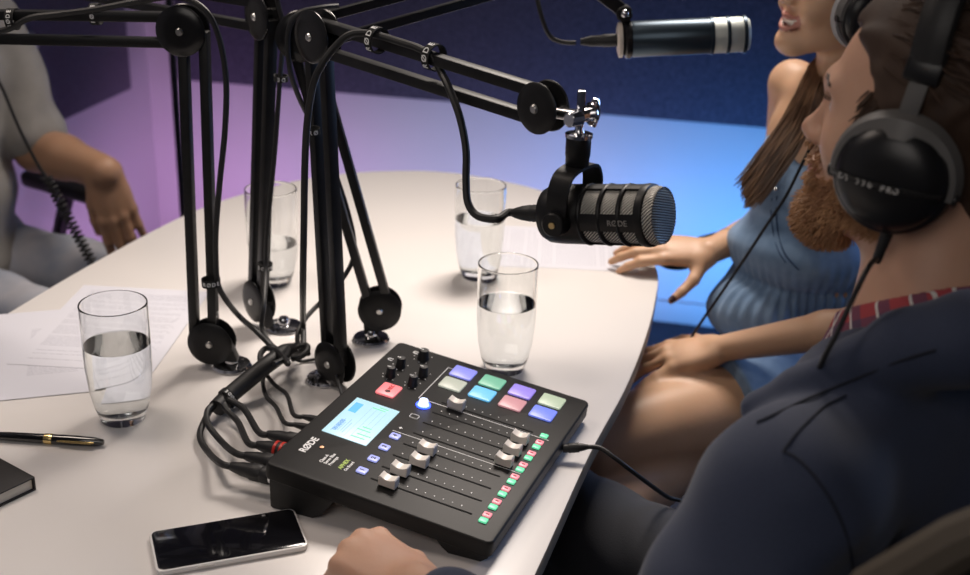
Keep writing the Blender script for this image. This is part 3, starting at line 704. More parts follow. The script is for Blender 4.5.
for z in (.0215, .0445, 0.0670, .0890): 
    w = .0055 if z < .085 else .010
    MB().lathe([(.0288, z-w/2), (.0322, z-w/2+.001), (.0328, z), (.0322, z+w/2-.001), (.0288, z+w/2), (.0288, z-w/2)], Mm, 48, False).build('rib', M_BLK, micT)
for k in range(4):                                   # lengthwise bars between the mesh windows
    ang0 = math.atan2((Mm.inverted().to_3x3() @ (sM-upM*.02)).y, (Mm.inverted().to_3x3() @ (sM-upM*.02)).x)+k*PI/2
    pts = []
    b = MB(); n_ = 7
    for i in range(n_):
        a0 = ang0-.30+.60*i/n_; a1 = a0+.60/n_
        q = [V((r*math.cos(a), r*math.sin(a), z)) for a in (a0, a1) for r in (.0288, .0318) for z in (.018, .086)]
        f = [(0, 1, 5, 4), (2, 6, 7, 3), (0, 4, 6, 2), (1, 3, 7, 5)]+([(0, 2, 3, 1)] if i == 0 else [])+([(4, 5, 7, 6)] if i == n_-1 else [])
        vs = [b.bm.verts.new(Mm @ p) for p in q]
        for ff in f: b.bm.faces.new([vs[x] for x in ff])
    bmesh.ops.remove_doubles(b.bm, verts=b.bm.verts, dist=1e-5)
    bar = b.build('body_bar', M_BLK, micT, ang=40)
    if k == 0:
        v2 = Mm.to_3x3() @ V((math.cos(ang0), math.sin(ang0), 0))
        text('brand_lettering', 'RØDE', .0085, basis(Mm @ V((.0321*math.cos(ang0), .0321*math.sin(ang0), .067)), aM, v2.cross(aM)), mat('dim_ink', (.32, .30, .28), .5, bump=(50, .02, .0002)), bar, bold=.00003)
MB().lathe([(.0292, .0925), (.0300, .094), (.0300, .100), (.0278, .104)], Mm, 48, False).build('grille_rim', M_GR, micT)
mesh_uv(bpy.data.objects['grille_rim'], Mm)
MB().lathe([(.0280, .1035), (.0240, .1055), (.014, .1070), (0, .1072)], Mm, 48, False).build('front_grille', M_GRF, micT, label='dark teal woven front mesh')
mesh_uv(bpy.data.objects['front_grille'], Mm, True)
# yoke bracket: near arm, bridge, far arm
yk = []
W2 = .0385
Ht = .052
Zu = V((0, 0, 1))
c2 = lambda s, z: P1+sM*s+Zu*z
path = spline([c2(W2, -.004), c2(W2, .018), c2(W2-.001, .034), c2(W2-.009, .047), c2(W2-.022, .0515), c2(0, .0525), c2(-W2+.022, .0515), c2(-W2+.009, .047), c2(-W2+.001, .034), c2(-W2, .018), c2(-W2, -.004)], 4)
b = MB(); rings = []
for i, p in enumerate(path):
    tn = (path[min(i+1, len(path)-1)]-path[max(i-1, 0)]).normalized(); ah = V((aM.x, aM.y, 0)).normalized(); nn = tn.cross(ah).normalized()
    rings.append([b.bm.verts.new(p+ah*sx*.0115+nn*sy*.0017) for sx, sy in ((-1, -1), (1, -1), (1, 1), (-1, 1))])
for r0, r1 in zip(rings, rings[1:]):
    for k in range(4): b.bm.faces.new((r0[k], r0[(k+1) % 4], r1[(k+1) % 4], r1[k]))
b.bm.faces.new(rings[0]); b.bm.faces.new(rings[-1][::-1])
yoke = b.build('yoke', M_BLK, micT)
for s in (1, -1):
    MB().cyl(P1+sM*s*.030, P1+sM*s*.047, .0135, .0130, 32, .0015).build('yoke_knob', M_BLK, yoke)
    MB().cyl(P1+sM*s*.047, P1+sM*s*.0482, .0035, seg=16).build('screw', mat('brass', (.70, .52, .25), .3, 1., bump=(60, .02, .0003)), yoke, label='brass screw')
top = P1+Zu*.053
MB().lathe([(.0115, 0), (.0125, .002), (.0125, .010), (.0132, .011), (.0132, .029), (.0125, .031)], Matrix.Translation(top), 32).build('mount_socket', M_BLK, micT)
MB().lathe([(.0128, .0305), (.0145, .031), (.0145, .0345), (.006, .036), (.0045, .039), (.0045, .051), (0, .051)], Matrix.Translation(top), 32).build('mount_ring', M_CHR, micT, label='chrome ring')
# XLR plug
M2 = Matrix.Translation(mcb+aM*.002) @ (-aM).to_track_quat('Z', 'Y').to_matrix().to_4x4()
pg = MB().lathe([(.0088, 0), (.0095, .002), (.0095, .018), (.0088, .020), (.0092, .022), (.0080, .032), (.0055, .042), (.0046, .044)], M2, 28).build('cable_plug', M_RUB, micT)
# chrome swivel at the arm end
topc = top+Zu*.053
b = MB(); b.box(topc+Zu*.010, (.0085, .0085, .034), None, .0012)
b.cyl(topc-sM*.000+V((-.001, -.010, 0)), topc+V((-.013, -.023, .001)), .0078, .0074, 24, .001)
b.cyl(topc, topc+V((.011, .006, .001)), .0070, .0070, 24, .001)
b.cyl(topc+V((.010, .005, .001)), topc+V((.014, .007, .001)), .0125, .0118, 24, .001)
b.tube(spline([topc+V((.012, .006, .010)), topc+V((.016, .006, .016)), topc+V((.018, .006, 0)), topc+V((.014, .006, -.012))], 4), .003, 8)
b.cyl(XC+V((.006, -.002, -.004)), topc, .0065)
b.build('chrome_swivel', M_CHR, armC, label='chrome thumb-screw swivel')

# ================================================================== SECOND MICROPHONE
q0, q1 = at(617, 40, 1.80), at(750, 34, 1.80); a2 = (q1-q0).normalized(); L2 = (q1-q0).length
M = Matrix.Translation(q0) @ a2.to_track_quat('Z', 'Y').to_matrix().to_4x4()
M_SLATE = mat('slate_metal', (.045, .065, .085), .32, .75, bump=(60, .02, .0003)); M_MESH2 = mat('pale_mesh', (.62, .66, .62), .5, .5, bump=(900, .5, .0006)); M_CREAM = mat('cream_ring', (.72, .66, .58), .45, bump=(60, .03, .0003))
t = thing('broadcast_microphone', 'long slate grey microphone held level in front of the smiling woman', 'microphone', q0.copy())
R2 = .0265
MB().lathe([(R2*.90, .018), (R2, .022), (R2, L2*.70), (R2*.9, L2*.705)], M, 40).build('body', M_SLATE, t)
MB().lathe([(R2*.70, 0), (R2*.98, .002), (R2*.98, .007), (R2*.70, .009)], M, 40).build('back_ring', M_CREAM, t, label='cream back ring')
MB().lathe([(R2*.7, .008), (R2*.95, .010), (R2*1.06, .013), (R2*1.06, .020), (R2*.9, .023)], M, 40).build('collar', M_BLKG, t)
MB().lathe([(R2*.96, L2*.69), (R2*.98, L2*.70), (R2*.98, L2*.955), (R2*.85, L2*.99), (0, L2)], M, 40).build('grille', M_MESH2, t, label='pale mesh grille')
for z in (.69, .81, .935): MB().lathe([(R2*.9, L2*z), (R2*1.05, L2*z+.001), (R2*1.05, L2*z+.0055), (R2*.9, L2*z+.0065)], M, 40, False).build('grille_band', M_SLATE, t)
c3 = q0+a2*.018
hold = thing('boom_arm', 'short black arm end with silver screw holding the slate grey microphone', 'boom arm', at(600, 0, 1.80))
b = MB(); slab(b, at(575, -26, 1.80), at(622, 10, 1.80), .020, .016, V((0, -1, 0)), .004); b.cyl(at(624, 13, 1.80)+V((0, -.012, 0)), at(624, 13, 1.80)+V((0, .012, 0)), .012, None, 24, .002)
b.box(at(625, 22, 1.80), (.009, .016, .034), None, .003); b.build('clamp', M_BLK, hold)
MB().sphere(at(624, 12, 1.80)+V((0, -.015, 0)), (.006, .004, .006)).build('screw', M_CHR, hold, label='silver screw')
cb = thing('microphone_cable', 'thin cable and plug curving down to the slate grey microphone', 'cable', at(612, 41, 1.80))
M3 = Matrix.Translation(q0+a2*.002) @ (-a2).to_track_quat('Z', 'Y').to_matrix().to_4x4()
MB().lathe([(.0095, 0), (.0095, .022), (.0085, .024), (.0080, .040), (.0045, .056)], M3, 24).build('plug', M_RUB, cb)
MB().tube(spline([at(576, 43, 1.80), at(562, 42, 1.80), at(550, 36, 1.80), at(542, 18, 1.80), at(536, -6, 1.81), at(530, -30, 1.82)], 8), .0033, 10).build('wire', M_RUB, cb)

# ================================================================== PEOPLE
class Fr:                                             # frame: origin + forward, left, up
    def __init__(s, o, f, l=None, u=None, k=1.):
        s.o = V(o); s.f = V(f).normalized()
        if u is None: u = V((0, 0, 1))
        s.l = V(u).cross(s.f).normalized() if l is None else V(l).normalized(); s.u = s.f.cross(s.l).normalized(); s.k = k
    def __call__(s, f, l, u): return s.o+(s.f*f+s.l*l+s.u*u)*s.k
    @property
    def ax(s): return (s.f, s.l, s.u)
def head(B, H, smile=False, male=True):
    k = H.k
    B.ell(H(-.012, 0, .052), (.098*k, .077*k, .088*k), H.ax, .01)
    B.ell(H(.030, 0, -.006), (.062*k, .061*k, .088*k), H.ax, .03)
    B.ell(H(-.045, 0, .0), (.055*k, .06*k, .06*k), H.ax, .03)
    for s in (-1, 1):
        B.cap(H(.0, s*.056, -.045), H(.070, s*.016, -.090 if male else -.086), .017*k, .016*k, .03)
        B.cap(H(.078, s*.036, .036), H(.088, s*.004, .036), .010*k if male else .007*k, None, .016)
        B.ell(H(.054, s*.042, -.012), (.024*k, .020*k, .022*k), H.ax, .02)
    B.ell(H(.078, 0, -.088), (.020*k, .022*k, .018*k), H.ax, .018)
    for s in (-1, 1):
        B.ell(H(.094, s*.031, .024), (.016*k, .018*k, .012*k), H.ax, .012, 's')
        B.ell(H(.070, s*.031, .022), (.014*k, .0135*k, .0125*k), H.ax, .004)
        B.ell(H(-.008, s*.078, -.002), (.017*k, .008*k, .031*k), H.ax, .006)
        B.ell(H(.096, s*.012, -.018), (.0095*k, .0075*k, .0075*k), H.ax, .006)
        B.ell(H(.100, s*.0065, -.0250), (.006*k, .0032*k, .004*k), H.ax, .003, 's')
    B.cap(H(.084, 0, .022), H(.104, 0, -.010), .0070*k, .0085*k, .012)
    B.ell(H(.106, 0, -.014), (.0080*k, .0080*k, .0075*k), H.ax, .008)
    if smile:                                         # open smiling mouth with lips round a row of teeth
        B.ell(H(.088, 0, -.0525), (.022*k, .033*k, .0100*k), H.ax, .003, 's')
        B.ell(H(.062, 0, -.0500), (.0300*k, .032*k, .013*k), H.ax, .001)
        N = 10
        for zz, rr_, sg in ((-.0440, .0032, 1), (-.0640, .0040, -1)):
            for i in range(N):
                p = []
                for j in (i, i+1):
                    t = -1+2*j/N; p.append(H(.0955-.022*t*t, t*.035, zz+(.0200*t*t if sg < 0 else .0060*t*t)))
                B.cap(p[0], p[1], rr_*k*(1-.35*abs(-1+2*(i+.5)/N)), None, .0035)
        for s in (-1, 1): B.ell(H(.070, s*.040, -.030), (.020*k, .017*k, .018*k), H.ax, .012)
    else:
        N = 8
        for zz, rr_ in ((-.0440, .0050), (-.0530, .0060)):
            for i in range(N):
                p = [H(.0955-.014*t*t, t*.024, zz+.002*t*t) for t in (-1+2*i/N, -1+2*(i+1)/N)]
                B.cap(p[0], p[1], rr_*k*(1-.4*abs(-1+2*(i+.5)/N)), None, .003)
def hand(B, wr, fd, nd, side, k=1., curl=(.25, .3, .3, .35), spread=.09, thumb=(.9, .25, .2), splay=None, fat=1.):
    # wr wrist, fd finger direction, nd back-of-hand normal, side +1: thumb lies towards fd x nd
    f = V(fd).normalized(); n = V(nd); n = (n-f*n.dot(f)).normalized(); a = f.cross(n)*side      # a: towards the thumb
    P = lambda x, y, z: V(wr)+(f*x+a*y+n*z)*k
    kn = [(.088, .029, 0), (.093, .0095, .003), (.088, -.0105, .002), (.079, -.029, -.003)]
    lens = [(.043, .025, .021), (.048, .029, .022), (.044, .027, .022), (.034, .020, .020)]
    rad = [tuple(v*fat for v in q_) for q_ in [(.0092, .0083, .0074, .0060), (.0094, .0085, .0076, .0061), (.0090, .0080, .0072, .0058), (.0080, .0071, .0063, .0052)]]
    for i, (x, y, z) in enumerate(kn):
        B.cap(P(.004, y*.62, -.002), P(x, y, z-.003), .0135*k, .0102*k, .012)
    B.ell(P(.045, 0, -.004), (.046*k, .034*k, .0135*k), (f, a, n), .012)
    nails = []
    for i, (x, y, z) in enumerate(kn):
        sp = (spread*(1.5-i) if splay is None else splay[i]); d0 = (f*math.cos(sp)+a*math.sin(sp)); p = P(x, y, z-.003); ang = 0; c = curl[i]
        c = c if isinstance(c, (tuple, list)) else (c, c*1.3, c*.8)
        for j in range(3):
            ang += c[j]; d = d0*math.cos(ang)-n*math.sin(ang); q = p+d*lens[i][j]*k
            B.cap(p, q, rad[i][j]*k, rad[i][j+1]*k, .004 if j else .007)
            if j == 2: nails.append((q+(d0*math.sin(ang)+n*math.cos(ang))*.004*k-d*.003*k, .0062*k))
            p = q
    t0, t1, t2 = thumb
    p = P(.012, .022, -.006); d = (f*math.cos(t0)+a*math.sin(t0)-n*.25).normalized(); q = p+d*.046*k; B.cap(p, q, .0150*k, .0115*k, .014)
    d = (f*math.cos(t0-t1)+a*math.sin(t0-t1)-n*.30).normalized(); p = q; q = p+d*.034*k; B.cap(p, q, .0110*k, .0095*k, .005)
    d = (f*math.cos(t0-t1-t2)+a*math.sin(t0-t1-t2)-n*.35).normalized(); p = q; q = p+d*.027*k; B.cap(p, q, .0095*k, .0070*k, .004)
    nails.append((q+n*.005*k-d*.002*k+a*.001, .0068*k))
    return nails
def paint(me, tests):                                 # tests: list of (slot, function(centres)->mask)
    c = centers(me); idx = np.zeros(len(c), np.int32)
    for s, fn in tests: idx[fn(c)] = s
    me.polygons.foreach_set('material_index', idx)
def near(pts):
    def fn(c):
        m = np.zeros(len(c), bool)
        for p, r in pts: m |= ((c-np.array(p))**2).sum(1) < r*r
        return m
    return fn
def loc(H, c): 
    d = c-np.array(H.o); return [d@np.array(v)/H.k for v in H.ax]
M_IRIS = mat('dark_iris', (.03, .018, .012), .15, bump=(50, .02, .0002))
def eyes(H, s0):                                      # painted sclera and iris slots
    def scl(c):
        q = loc(H, c); return np.minimum((q[0]-.070)**2+(q[1]-.031)**2+((q[2]-.022)*1.25)**2, (q[0]-.070)**2+(q[1]+.031)**2+((q[2]-.022)*1.5)**2) < .0138**2
    def iri(c):
        q = loc(H, c); return (np.minimum((q[1]-.031)**2, (q[1]+.031)**2)+(q[2]-.022)**2 < .0056**2) & (q[0] > .07)
    return [(s0, scl), (s0+1, iri)]
def strands(guides, n, r, seed, jit=.004, pt=10, seg=5, wave=0.):
    # guides: list of guide curves (lists of points, same length); strands blend between neighbours
    rnd = random.Random(seed); b = MB(); G = [spline(g, 5) for g in guides]
    for _ in range(n):
        x = rnd.random()*(len(G)-1); i = min(int(x), len(G)-2); t = x-i; o_ = V((rnd.gauss(0, jit), rnd.gauss(0, jit), rnd.gauss(0, jit))); o2 = V((rnd.gauss(0, jit), rnd.gauss(0, jit), rnd.gauss(0, jit)))
        m = len(G[i]); ph = rnd.random()*6; e = int(m*rnd.uniform(.80, 1.))
        pts = [G[i][q].lerp(G[i+1][q], t)+o_.lerp(o2, q/m)+V((math.sin(ph+q*.6), math.cos(ph*1.3+q*.5), 0))*wave for q in range(0, max(e, 3))]
        rr_ = [r*min(1, .5+q/3, (len(pts)-q)/4+.15) for q in range(len(pts))]
        b.tube(pts, rr_, seg)
    return b

# ---------------------------------------------------------------- headphones
def headphones(H, label, m_cup, m_fork, m_pad, brand=None, wide=0., pr_=1., ks=1.):
    t = thing('headphones', label, 'headphones', H.o.copy())
    for s in (1, -1):
        d = H.l*s
        tiltd = (d+H.f*.02).normalized(); c = H(.000, s*(.070+wide), -.010)
        M = basis(c, H.f, tiltd.cross(H.f)*1.)
        z = M.to_3x3() @ V((0, 0, 1))
        if z.dot(tiltd) < 0: M = basis(c, H.f, -tiltd.cross(H.f))
        MB().lathe([(.026, .002), (.046*pr_, 0), (.0505*pr_, .006), (.0515*pr_, .012), (.049*pr_, .019), (.030, .0195)], M, 48).build('ear_pad', m_pad, t)
        M = M @ Matrix.Diagonal((ks, ks, 1, 1))
        MB().lathe([(.0495, .019), (.0525, .021), (.0525, .030), (.0500, .033), (.0480, .034), (.0450, .040), (.034, .0465), (.018, .0495), (0, .050)], M, 48).build('ear_cup', m_cup, t)
        # fork over the upper half of the cup
        Lf = M.inverted().to_3x3() @ H.f; Uf = M.inverted().to_3x3() @ H.u
        a0 = math.atan2(Uf.y, Uf.x); b = MB(); n_ = 25; rings = []
        for i in range(n_):
            a = a0-1.75+3.5*i/(n_-1); wd = .0085+.006*math.exp(-((a-a0)/.5)**2); ro = .0575
            dr = V((math.cos(a), math.sin(a), 0))
            q = [dr*(ro-.002)+V((0, 0, .020)), dr*(ro+.0015)+V((0, 0, .020)), dr*(ro+.0015-.004)+V((0, 0, .020+wd*1.3)), dr*(ro-.002-.017)+V((0, 0, .020+wd*1.3+.006))]
            rings.append([b.bm.verts.new(M @ p) for p in q])
        for r0, r1 in zip(rings, rings[1:]):
            for k in range(4): b.bm.faces.new((r0[k], r0[(k+1) % 4], r1[(k+1) % 4], r1[k]))
        b.bm.faces.new(rings[0]); b.bm.faces.new(rings[-1][::-1])
        b.build('fork', m_fork, t, ang=50)
        for sg in (-1, 1):
            a = a0+sg*1.72; dr = V((math.cos(a), math.sin(a), 0)); MB().cyl(M @ (dr*.050+V((0, 0, .024))), M @ (dr*.0585+V((0, 0, .024))), .0065, .0055, 16, .001).build('pivot', m_cup, t)
        dr = M.to_3x3() @ V((math.cos(a0), math.sin(a0), 0)); pz = M.to_3x3() @ V((0, 0, 1))
        p0 = M @ V((math.cos(a0)*.055, math.sin(a0)*.055, .024)); p1 = H(-.004, s*(.088+wide), .085); p2 = H(-.004, s*(.082+wide), .115)
        mm = MB(); slab(mm, p0, p1, .016, .004, pz, .0012); mm.build('slider', m_fork, t)
        mm = MB(); slab(mm, p1.lerp(p0, .35), p1+(p1-p0)*.12, .030, .012, pz, .003); mm.build('slider_block', m_cup, t)
        if s == 1 and brand:
            ex = -H.f; 
            bx = M.inverted().to_3x3() @ (-H.f); by = M.inverted().to_3x3() @ H.u
            MB().tube([c+(-H.f)*(-.045+.090*i/10)+tiltd*(.0375+.0125*math.sin(PI*i/10)**.6)+H.u*-.004 for i in range(11)], .0018, 8, flat=2.5).build('cup_band', mat('cup_band', (.02, .02, .02), .45, bump=(50, .02, .0002)), t)
            for i, ch in enumerate(brand):
                x = -.036+.0053*i; zz = .0375+.0125*math.sin(PI*(x+.045)/.090)**.6+.0030
                nrm = (tiltd+H.f*(-x*6)).normalized() if x > 0 else (tiltd+H.f*(-x*6)).normalized()
                if ch != ' ': text('cup_letter', ch, .0068, basis(c-H.f*x+tiltd*zz+H.u*-.004, -H.f, H.u), mat('pale_print', (.45, .44, .42), .5, bump=(50, .02, .0002)), t, bold=.0003)
    pts = [H(-.004, s, u) for s, u in ((.088+wide, .088), (.084+wide, .118), (.066+wide, .150), (.035, .172), (0, .179), (-.035, .172), (-.066-wide, .150), (-.084-wide, .118), (-.088-wide, .088))]
    MB().tube(spline(pts, 5), .0085, 12, flat=1.9).build('headband', m_pad, t)
    return t
M_PAD = mat('black_leatherette_pad', (.012, .012, .012), .5, bump=(400, .3, .0005)); M_FORK = mat('grey_fork', (.13, .125, .12), .5, .1, bump=(90, .03, .0003))
M_CUP = mat('black_cup', (.010, .010, .011), .33, bump=(400, .06, .0003)); M_VELOUR = mat('grey_velour', (.34, .34, .35), .95, bump=(900, .6, .001))

# ---------------------------------------------------------------- MAN in the navy blazer
HM = Fr((.392, 1.066, 1.240), (-.839, .541, .064), (-.542, -.840, -.012))
sL, sRt = at(790, 505, .85), V((.545, 1.185, 1.025))          # shoulder joints
elb = V((.13, .765, .815)); wrL = V((-.058, .972, .803)); knL = V((-.12, 1.04, .802))
hipC = V((.46, .93, .56)); neckB = V((.402, 1.022, 1.085)); chest = (sL+sRt)/2+V((.01, 0, -.12))
B = Body((-.22, .60, .42), (.76, 1.42, 1.44), .0034)
head(B, HM)
B.cap(HM(-.028, 0, -.04), neckB, .058, .066, .03)
T = Fr(chest, (sL-sRt).cross(V((0, 0, 1)))*-1); T = Fr(chest, T.f if T.f.x < 0 else -T.f)
B.ell(chest, (.115, .175, .19), T.ax, .03); B.ell(chest.lerp(hipC, .55), (.11, .15, .17), T.ax, .05); B.ell(hipC, (.12, .165, .10), T.ax, .05)
for s_ in (sL, sRt): B.cap(neckB-V((0, 0, .03)), s_, .055, .055, .03)
B.cap(sL, elb, .052, .043, .02); B.cap(elb, wrL, .042, .027, .02)
elR, wrR = V((.60, 1.27, .78)), V((.44, 1.26, .66))
B.cap(sRt, elR, .052, .043, .02); B.cap(elR, wrR, .042, .027, .02)
fd = V((-.70, .72, .06)); 
nl = hand(B, wrL, fd, (0, .05, 1), 1 if fd.cross(V((0, 0, 1))).y > 0 else -1, 1.02, curl=((1.1, 1.35, .9), (1.15, 1.4, .9), (1.15, 1.4, .9), (1.1, 1.3, .9)), thumb=(.55, .35, .5))
hL_, hR_ = hipC+T.l*.085, hipC-T.l*.12+V((0, .03, .01))
knl, knr = V((-.02, 1.20, .56)), V((.11, 1.47, .575))
for h_, k_ in ((hL_, knl), (hR_, knr)): B.cap(h_, k_, .082, .062, .03)
me = B.mesh('person')
pm = tag(link('person', me, [M_SKIN_M, M_LIP, M_TEETH, M_IRIS], None, ang=0), 'bearded person in a navy blazer and black headphones, nearest the camera at right', 'person')
paint(me, [(1, lambda c: (lambda q: (np.abs(q[2]+.0485) < .008) & (np.abs(q[1]) < .024) & (q[0] > .078))(loc(HM, c)))]+eyes(HM, 2))
# trousers
M_TRO = mat('charcoal_trousers', (.022, .024, .032), .85, bump=(500, .35, .0008), sheen=.2)
B = Body((-.22, .72, .36), (.66, 1.55, .72), .005)
B.ell(hipC, (.135, .18, .11), T.ax, .04)
for h_, k_ in ((hL_, knl), (hR_, knr)): B.cap(h_, k_, .094, .074, .03); B.cap(k_, V((k_.x-.02, k_.y+.01, .38)), .072, .060, .02)
B.field(lambda X, Y, Z: .0022*np.sin((X*.8-Y*.5)*70+np.sin(Z*40)*2))
link('trousers', B.mesh('trousers'), M_TRO, pm, ang=0)
# shirt
def plaid():
    m = bpy.data.materials.new('plaid_cotton'); m.use_nodes = True; nt = m.node_tree; b = nt.nodes['Principled BSDF']; b.inputs['Roughness'].default_value = .85
    tc = nt.nodes.new('ShaderNodeTexCoord'); sx = nt.nodes.new('ShaderNodeSeparateXYZ')
    mp = nt.nodes.new('ShaderNodeMapping'); mp.inputs['Rotation'].default_value = (.5, .3, .9); nt.links.new(tc.outputs['Object'], mp.inputs[0]); nt.links.new(mp.outputs[0], sx.inputs[0])
    prev = None
    for ax_, per, w_, col in ((0, .030, .45, (.045, .06, .12)), (2, .030, .45, (.05, .06, .12)), (0, .030, .08, (.70, .66, .62)), (2, .030, .08, (.70, .66, .62)), (1, .030, .08, (.68, .64, .60))):
        a = nt.nodes.new('ShaderNodeMath'); a.operation = 'MODULO'; a.inputs[1].default_value = per
        ad = nt.nodes.new('ShaderNodeMath'); ad.operation = 'ADD'; ad.inputs[1].default_value = 9.; nt.links.new(sx.outputs[ax_], ad.inputs[0]); nt.links.new(ad.outputs[0], a.inputs[0])
        l = nt.nodes.new('ShaderNodeMath'); l.operation = 'LESS_THAN'; l.inputs[1].default_value = per*w_; nt.links.new(a.outputs[0], l.inputs[0])
        if w_ > .1:
            hf = nt.nodes.new('ShaderNodeMath'); hf.operation = 'MULTIPLY'; hf.inputs[1].default_value = .6; nt.links.new(l.outputs[0], hf.inputs[0]); l = hf
        mx_ = nt.nodes.new('ShaderNodeMix'); mx_.data_type = 'RGBA'; mx_.inputs['A'].default_value = (.42, .06, .07, 1); mx_.inputs['B'].default_value = (*col, 1)
        if prev: nt.links.new(prev, mx_.inputs['A'])
        nt.links.new(l.outputs[0], mx_.inputs['Factor']); prev = mx_.outputs['Result']
    nt.links.new(prev, b.inputs['Base Color']); return m
nAx = (HM(-.028, 0, -.04)-neckB).normalized()
B = Body((.20, .80, .86), (.66, 1.30, 1.26), .0034)
B.cap(neckB-nAx*.04, neckB+nAx*.020, .082, .074, .01)
B.ell(chest+T.f*.012+V((0, 0, .02)), (.118, .15, .17), T.ax, .03)
B.plane(neckB+nAx*.022, nAx+T.f*.42, .002)
B.cap(neckB+nAx*.0, neckB+nAx*.10, .067, .068, .003, 's')
link('shirt', B.mesh('shirt'), plaid(), pm, ang=0, label='red and blue plaid shirt')
# blazer
M_BLZ = mat('navy_wool', (.027, .037, .072), .82, bump=(700, .4, .0007), var=(900, (.036, .047, .088), 3), sheen=.15)
B = Body((-.10, .60, .46), (.80, 1.46, 1.24), .0036)
B.ell(chest, (.140, .200, .205), T.ax, .04); B.ell(chest.lerp(hipC, .55), (.145, .185, .19), T.ax, .05); B.ell(hipC+V((0, 0, .02)), (.155, .20, .11), T.ax, .05)
for s_ in (sL, sRt): B.cap(neckB-V((0, 0, .036)), s_+V((0, 0, .004)), .062, .066, .04)
B.cap(sL, elb, .076, .062, .022); B.cap(elb, elb.lerp(wrL, .80), .060, .043, .02)
B.cap(sRt, elR, .076, .060, .022); B.cap(elR, elR.lerp(wrR, .85), .060, .043, .02)
tL = (elb-sL).normalized()
COLLAR = [at(757, 408, .93), at(800, 387, .925), at(850, 360, .92), at(905, 334, .915), at(965, 314, .92), at(1010, 306, .95)]
def folds(X, Y, Z):
    s = (X-sL.x)*tL.x+(Y-sL.y)*tL.y+(Z-sL.z)*tL.z
    w = np.exp(-((X-elb.x)**2+(Y-elb.y)**2+(Z-elb.z-.06)**2)/.02)
    ws = np.exp(-((X-sL.x)**2+(Y-sL.y)**2+(Z-sL.z+.06)**2)/.012)
    return .0042*ws*np.sin((X*.6+Y*.3-Z*.75)*95+np.sin(Z*35+X*20)*1.3)+.0045*w*np.sin(s*85+np.sin(Y*30)*1.5+X*25)+.0022*np.sin((X+Y*.7)*38+np.sin(Z*22)*1.6)*1.0+.0012*np.sin(Z*60+X*40)
B.field(folds)
B.cap(neckB-nAx*.02+T.f*.022+T.l*.0, neckB+nAx*.16+T.f*.03, .076, .082, .006, 's')
for p_, q_ in zip(COLLAR, COLLAR[1:]): B.cap(p_, q_, .0145, None, .016)
for p_, q_ in ((at(905, 356, .90), at(965, 345, .89)), (at(965, 345, .89), at(1030, 335, .92))): B.cap(p_, q_, .028, None, .03)
# open front V between the lapels
vv = Fr(chest+T.f*.14+V((0, 0, .06)), T.f)
B.ell(vv(0, 0, .03), (.05, .055, .16), T.ax, .006, 's')
bz = link('blazer', B.mesh('blazer'), M_BLZ, pm, ang=0)
bvh = bvh_of(bz.data)
M_SEAM = mat('dark_seam_thread', (.012, .014, .024), .9, bump=(400, .3, .0004))  # dark thread colour of the thin tubes along the blazer seams
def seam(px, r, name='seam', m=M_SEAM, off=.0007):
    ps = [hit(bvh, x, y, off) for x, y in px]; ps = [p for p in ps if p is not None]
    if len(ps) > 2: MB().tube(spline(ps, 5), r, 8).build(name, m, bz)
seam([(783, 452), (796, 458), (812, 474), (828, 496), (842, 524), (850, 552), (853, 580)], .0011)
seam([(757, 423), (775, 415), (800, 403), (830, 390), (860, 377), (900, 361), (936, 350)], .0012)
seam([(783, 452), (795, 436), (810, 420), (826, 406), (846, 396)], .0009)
# headphones and their lead
headphones(HM, 'large black closed headphones worn by the bearded person', M_CUP, M_FORK, M_PAD, 'DT 770 PRO', ks=.95)
cbp = HM(-.006, .094, -.058)
t = thing('headphone_cable', 'black cable hanging from the bearded person\'s headphones to the blazer', 'cable', cbp.copy())
MB().cyl(cbp, cbp+V((-.006, 0, -.030)), .0055, .0040, 16, .001).build('strain_relief', M_RUB, t)
MB().tube(spline([cbp+V((-.006, 0, -.026)), at(868, 268, .93), at(852, 300, .92), at(836, 335, .91), at(822, 362, .91), at(812, 392, .95), at(806, 420, 1.0)], 6), .0024, 8).build('wire', M_RUB, t)
# hair and beard
M_HAIR_M = mat('dark_brown_hair', (.045, .024, .015), .65, bump=(600, .4, .0006), var=(40, (.060, .034, .021), 3), aniso=(1, 1, .2)); M_BEARD = mat('light_brown_beard', (.30, .15, .075), .6, bump=(500, .4, .0006), var=(60, (.46, .26, .13), 3))
B = Body((.24, .92, 1.12), (.56, 1.26, 1.46), .003)
B.ell(HM(-.018, 0, .062), (.106, .087, .094), HM.ax, .01); B.ell(HM(-.060, 0, .0), (.052, .070, .075), HM.ax, .02)
B.ell(HM(.085, 0, .018), (.060, .13, .075), HM.ax, .012, 's'); B.ell(HM(.018, 0, -.075), (.06, .12, .065), HM.ax, .012, 's')
B.field(lambda X, Y, Z: .0016*np.sin(X*260+np.sin(Z*90)*2+Y*110))
hr = link('hair', B.mesh('hair'), M_HAIR_M, pm, ang=0)
rnd = random.Random(7); b = MB()
for _ in range(1500):                                  # short swept strands on the cap
    a = rnd.uniform(-PI, PI); e = rnd.uniform(.0, 1.45); d = V((math.cos(e)*math.cos(a), math.cos(e)*math.sin(a), math.sin(e)))
    if d.x > .62 and d.z < .75: continue
    if d.z < .12 and d.x > -.2: continue
    p = HM(-.018+.106*d.x, .087*d.y, .062+.094*d.z); nrm = HM.f*d.x+HM.l*d.y+HM.u*d.z; sw = (-HM.f*.8-HM.u*.25+nrm*.15); sw = (sw+V((rnd.gauss(0, .15), rnd.gauss(0, .15), rnd.gauss(0, .15)))).normalized()
    b.tube([p-nrm*.002, p+sw*.014+nrm*.003, p+sw*.032+nrm*.001], [.0010, .0011, .0003], 4)
bb = bvh_of(me)
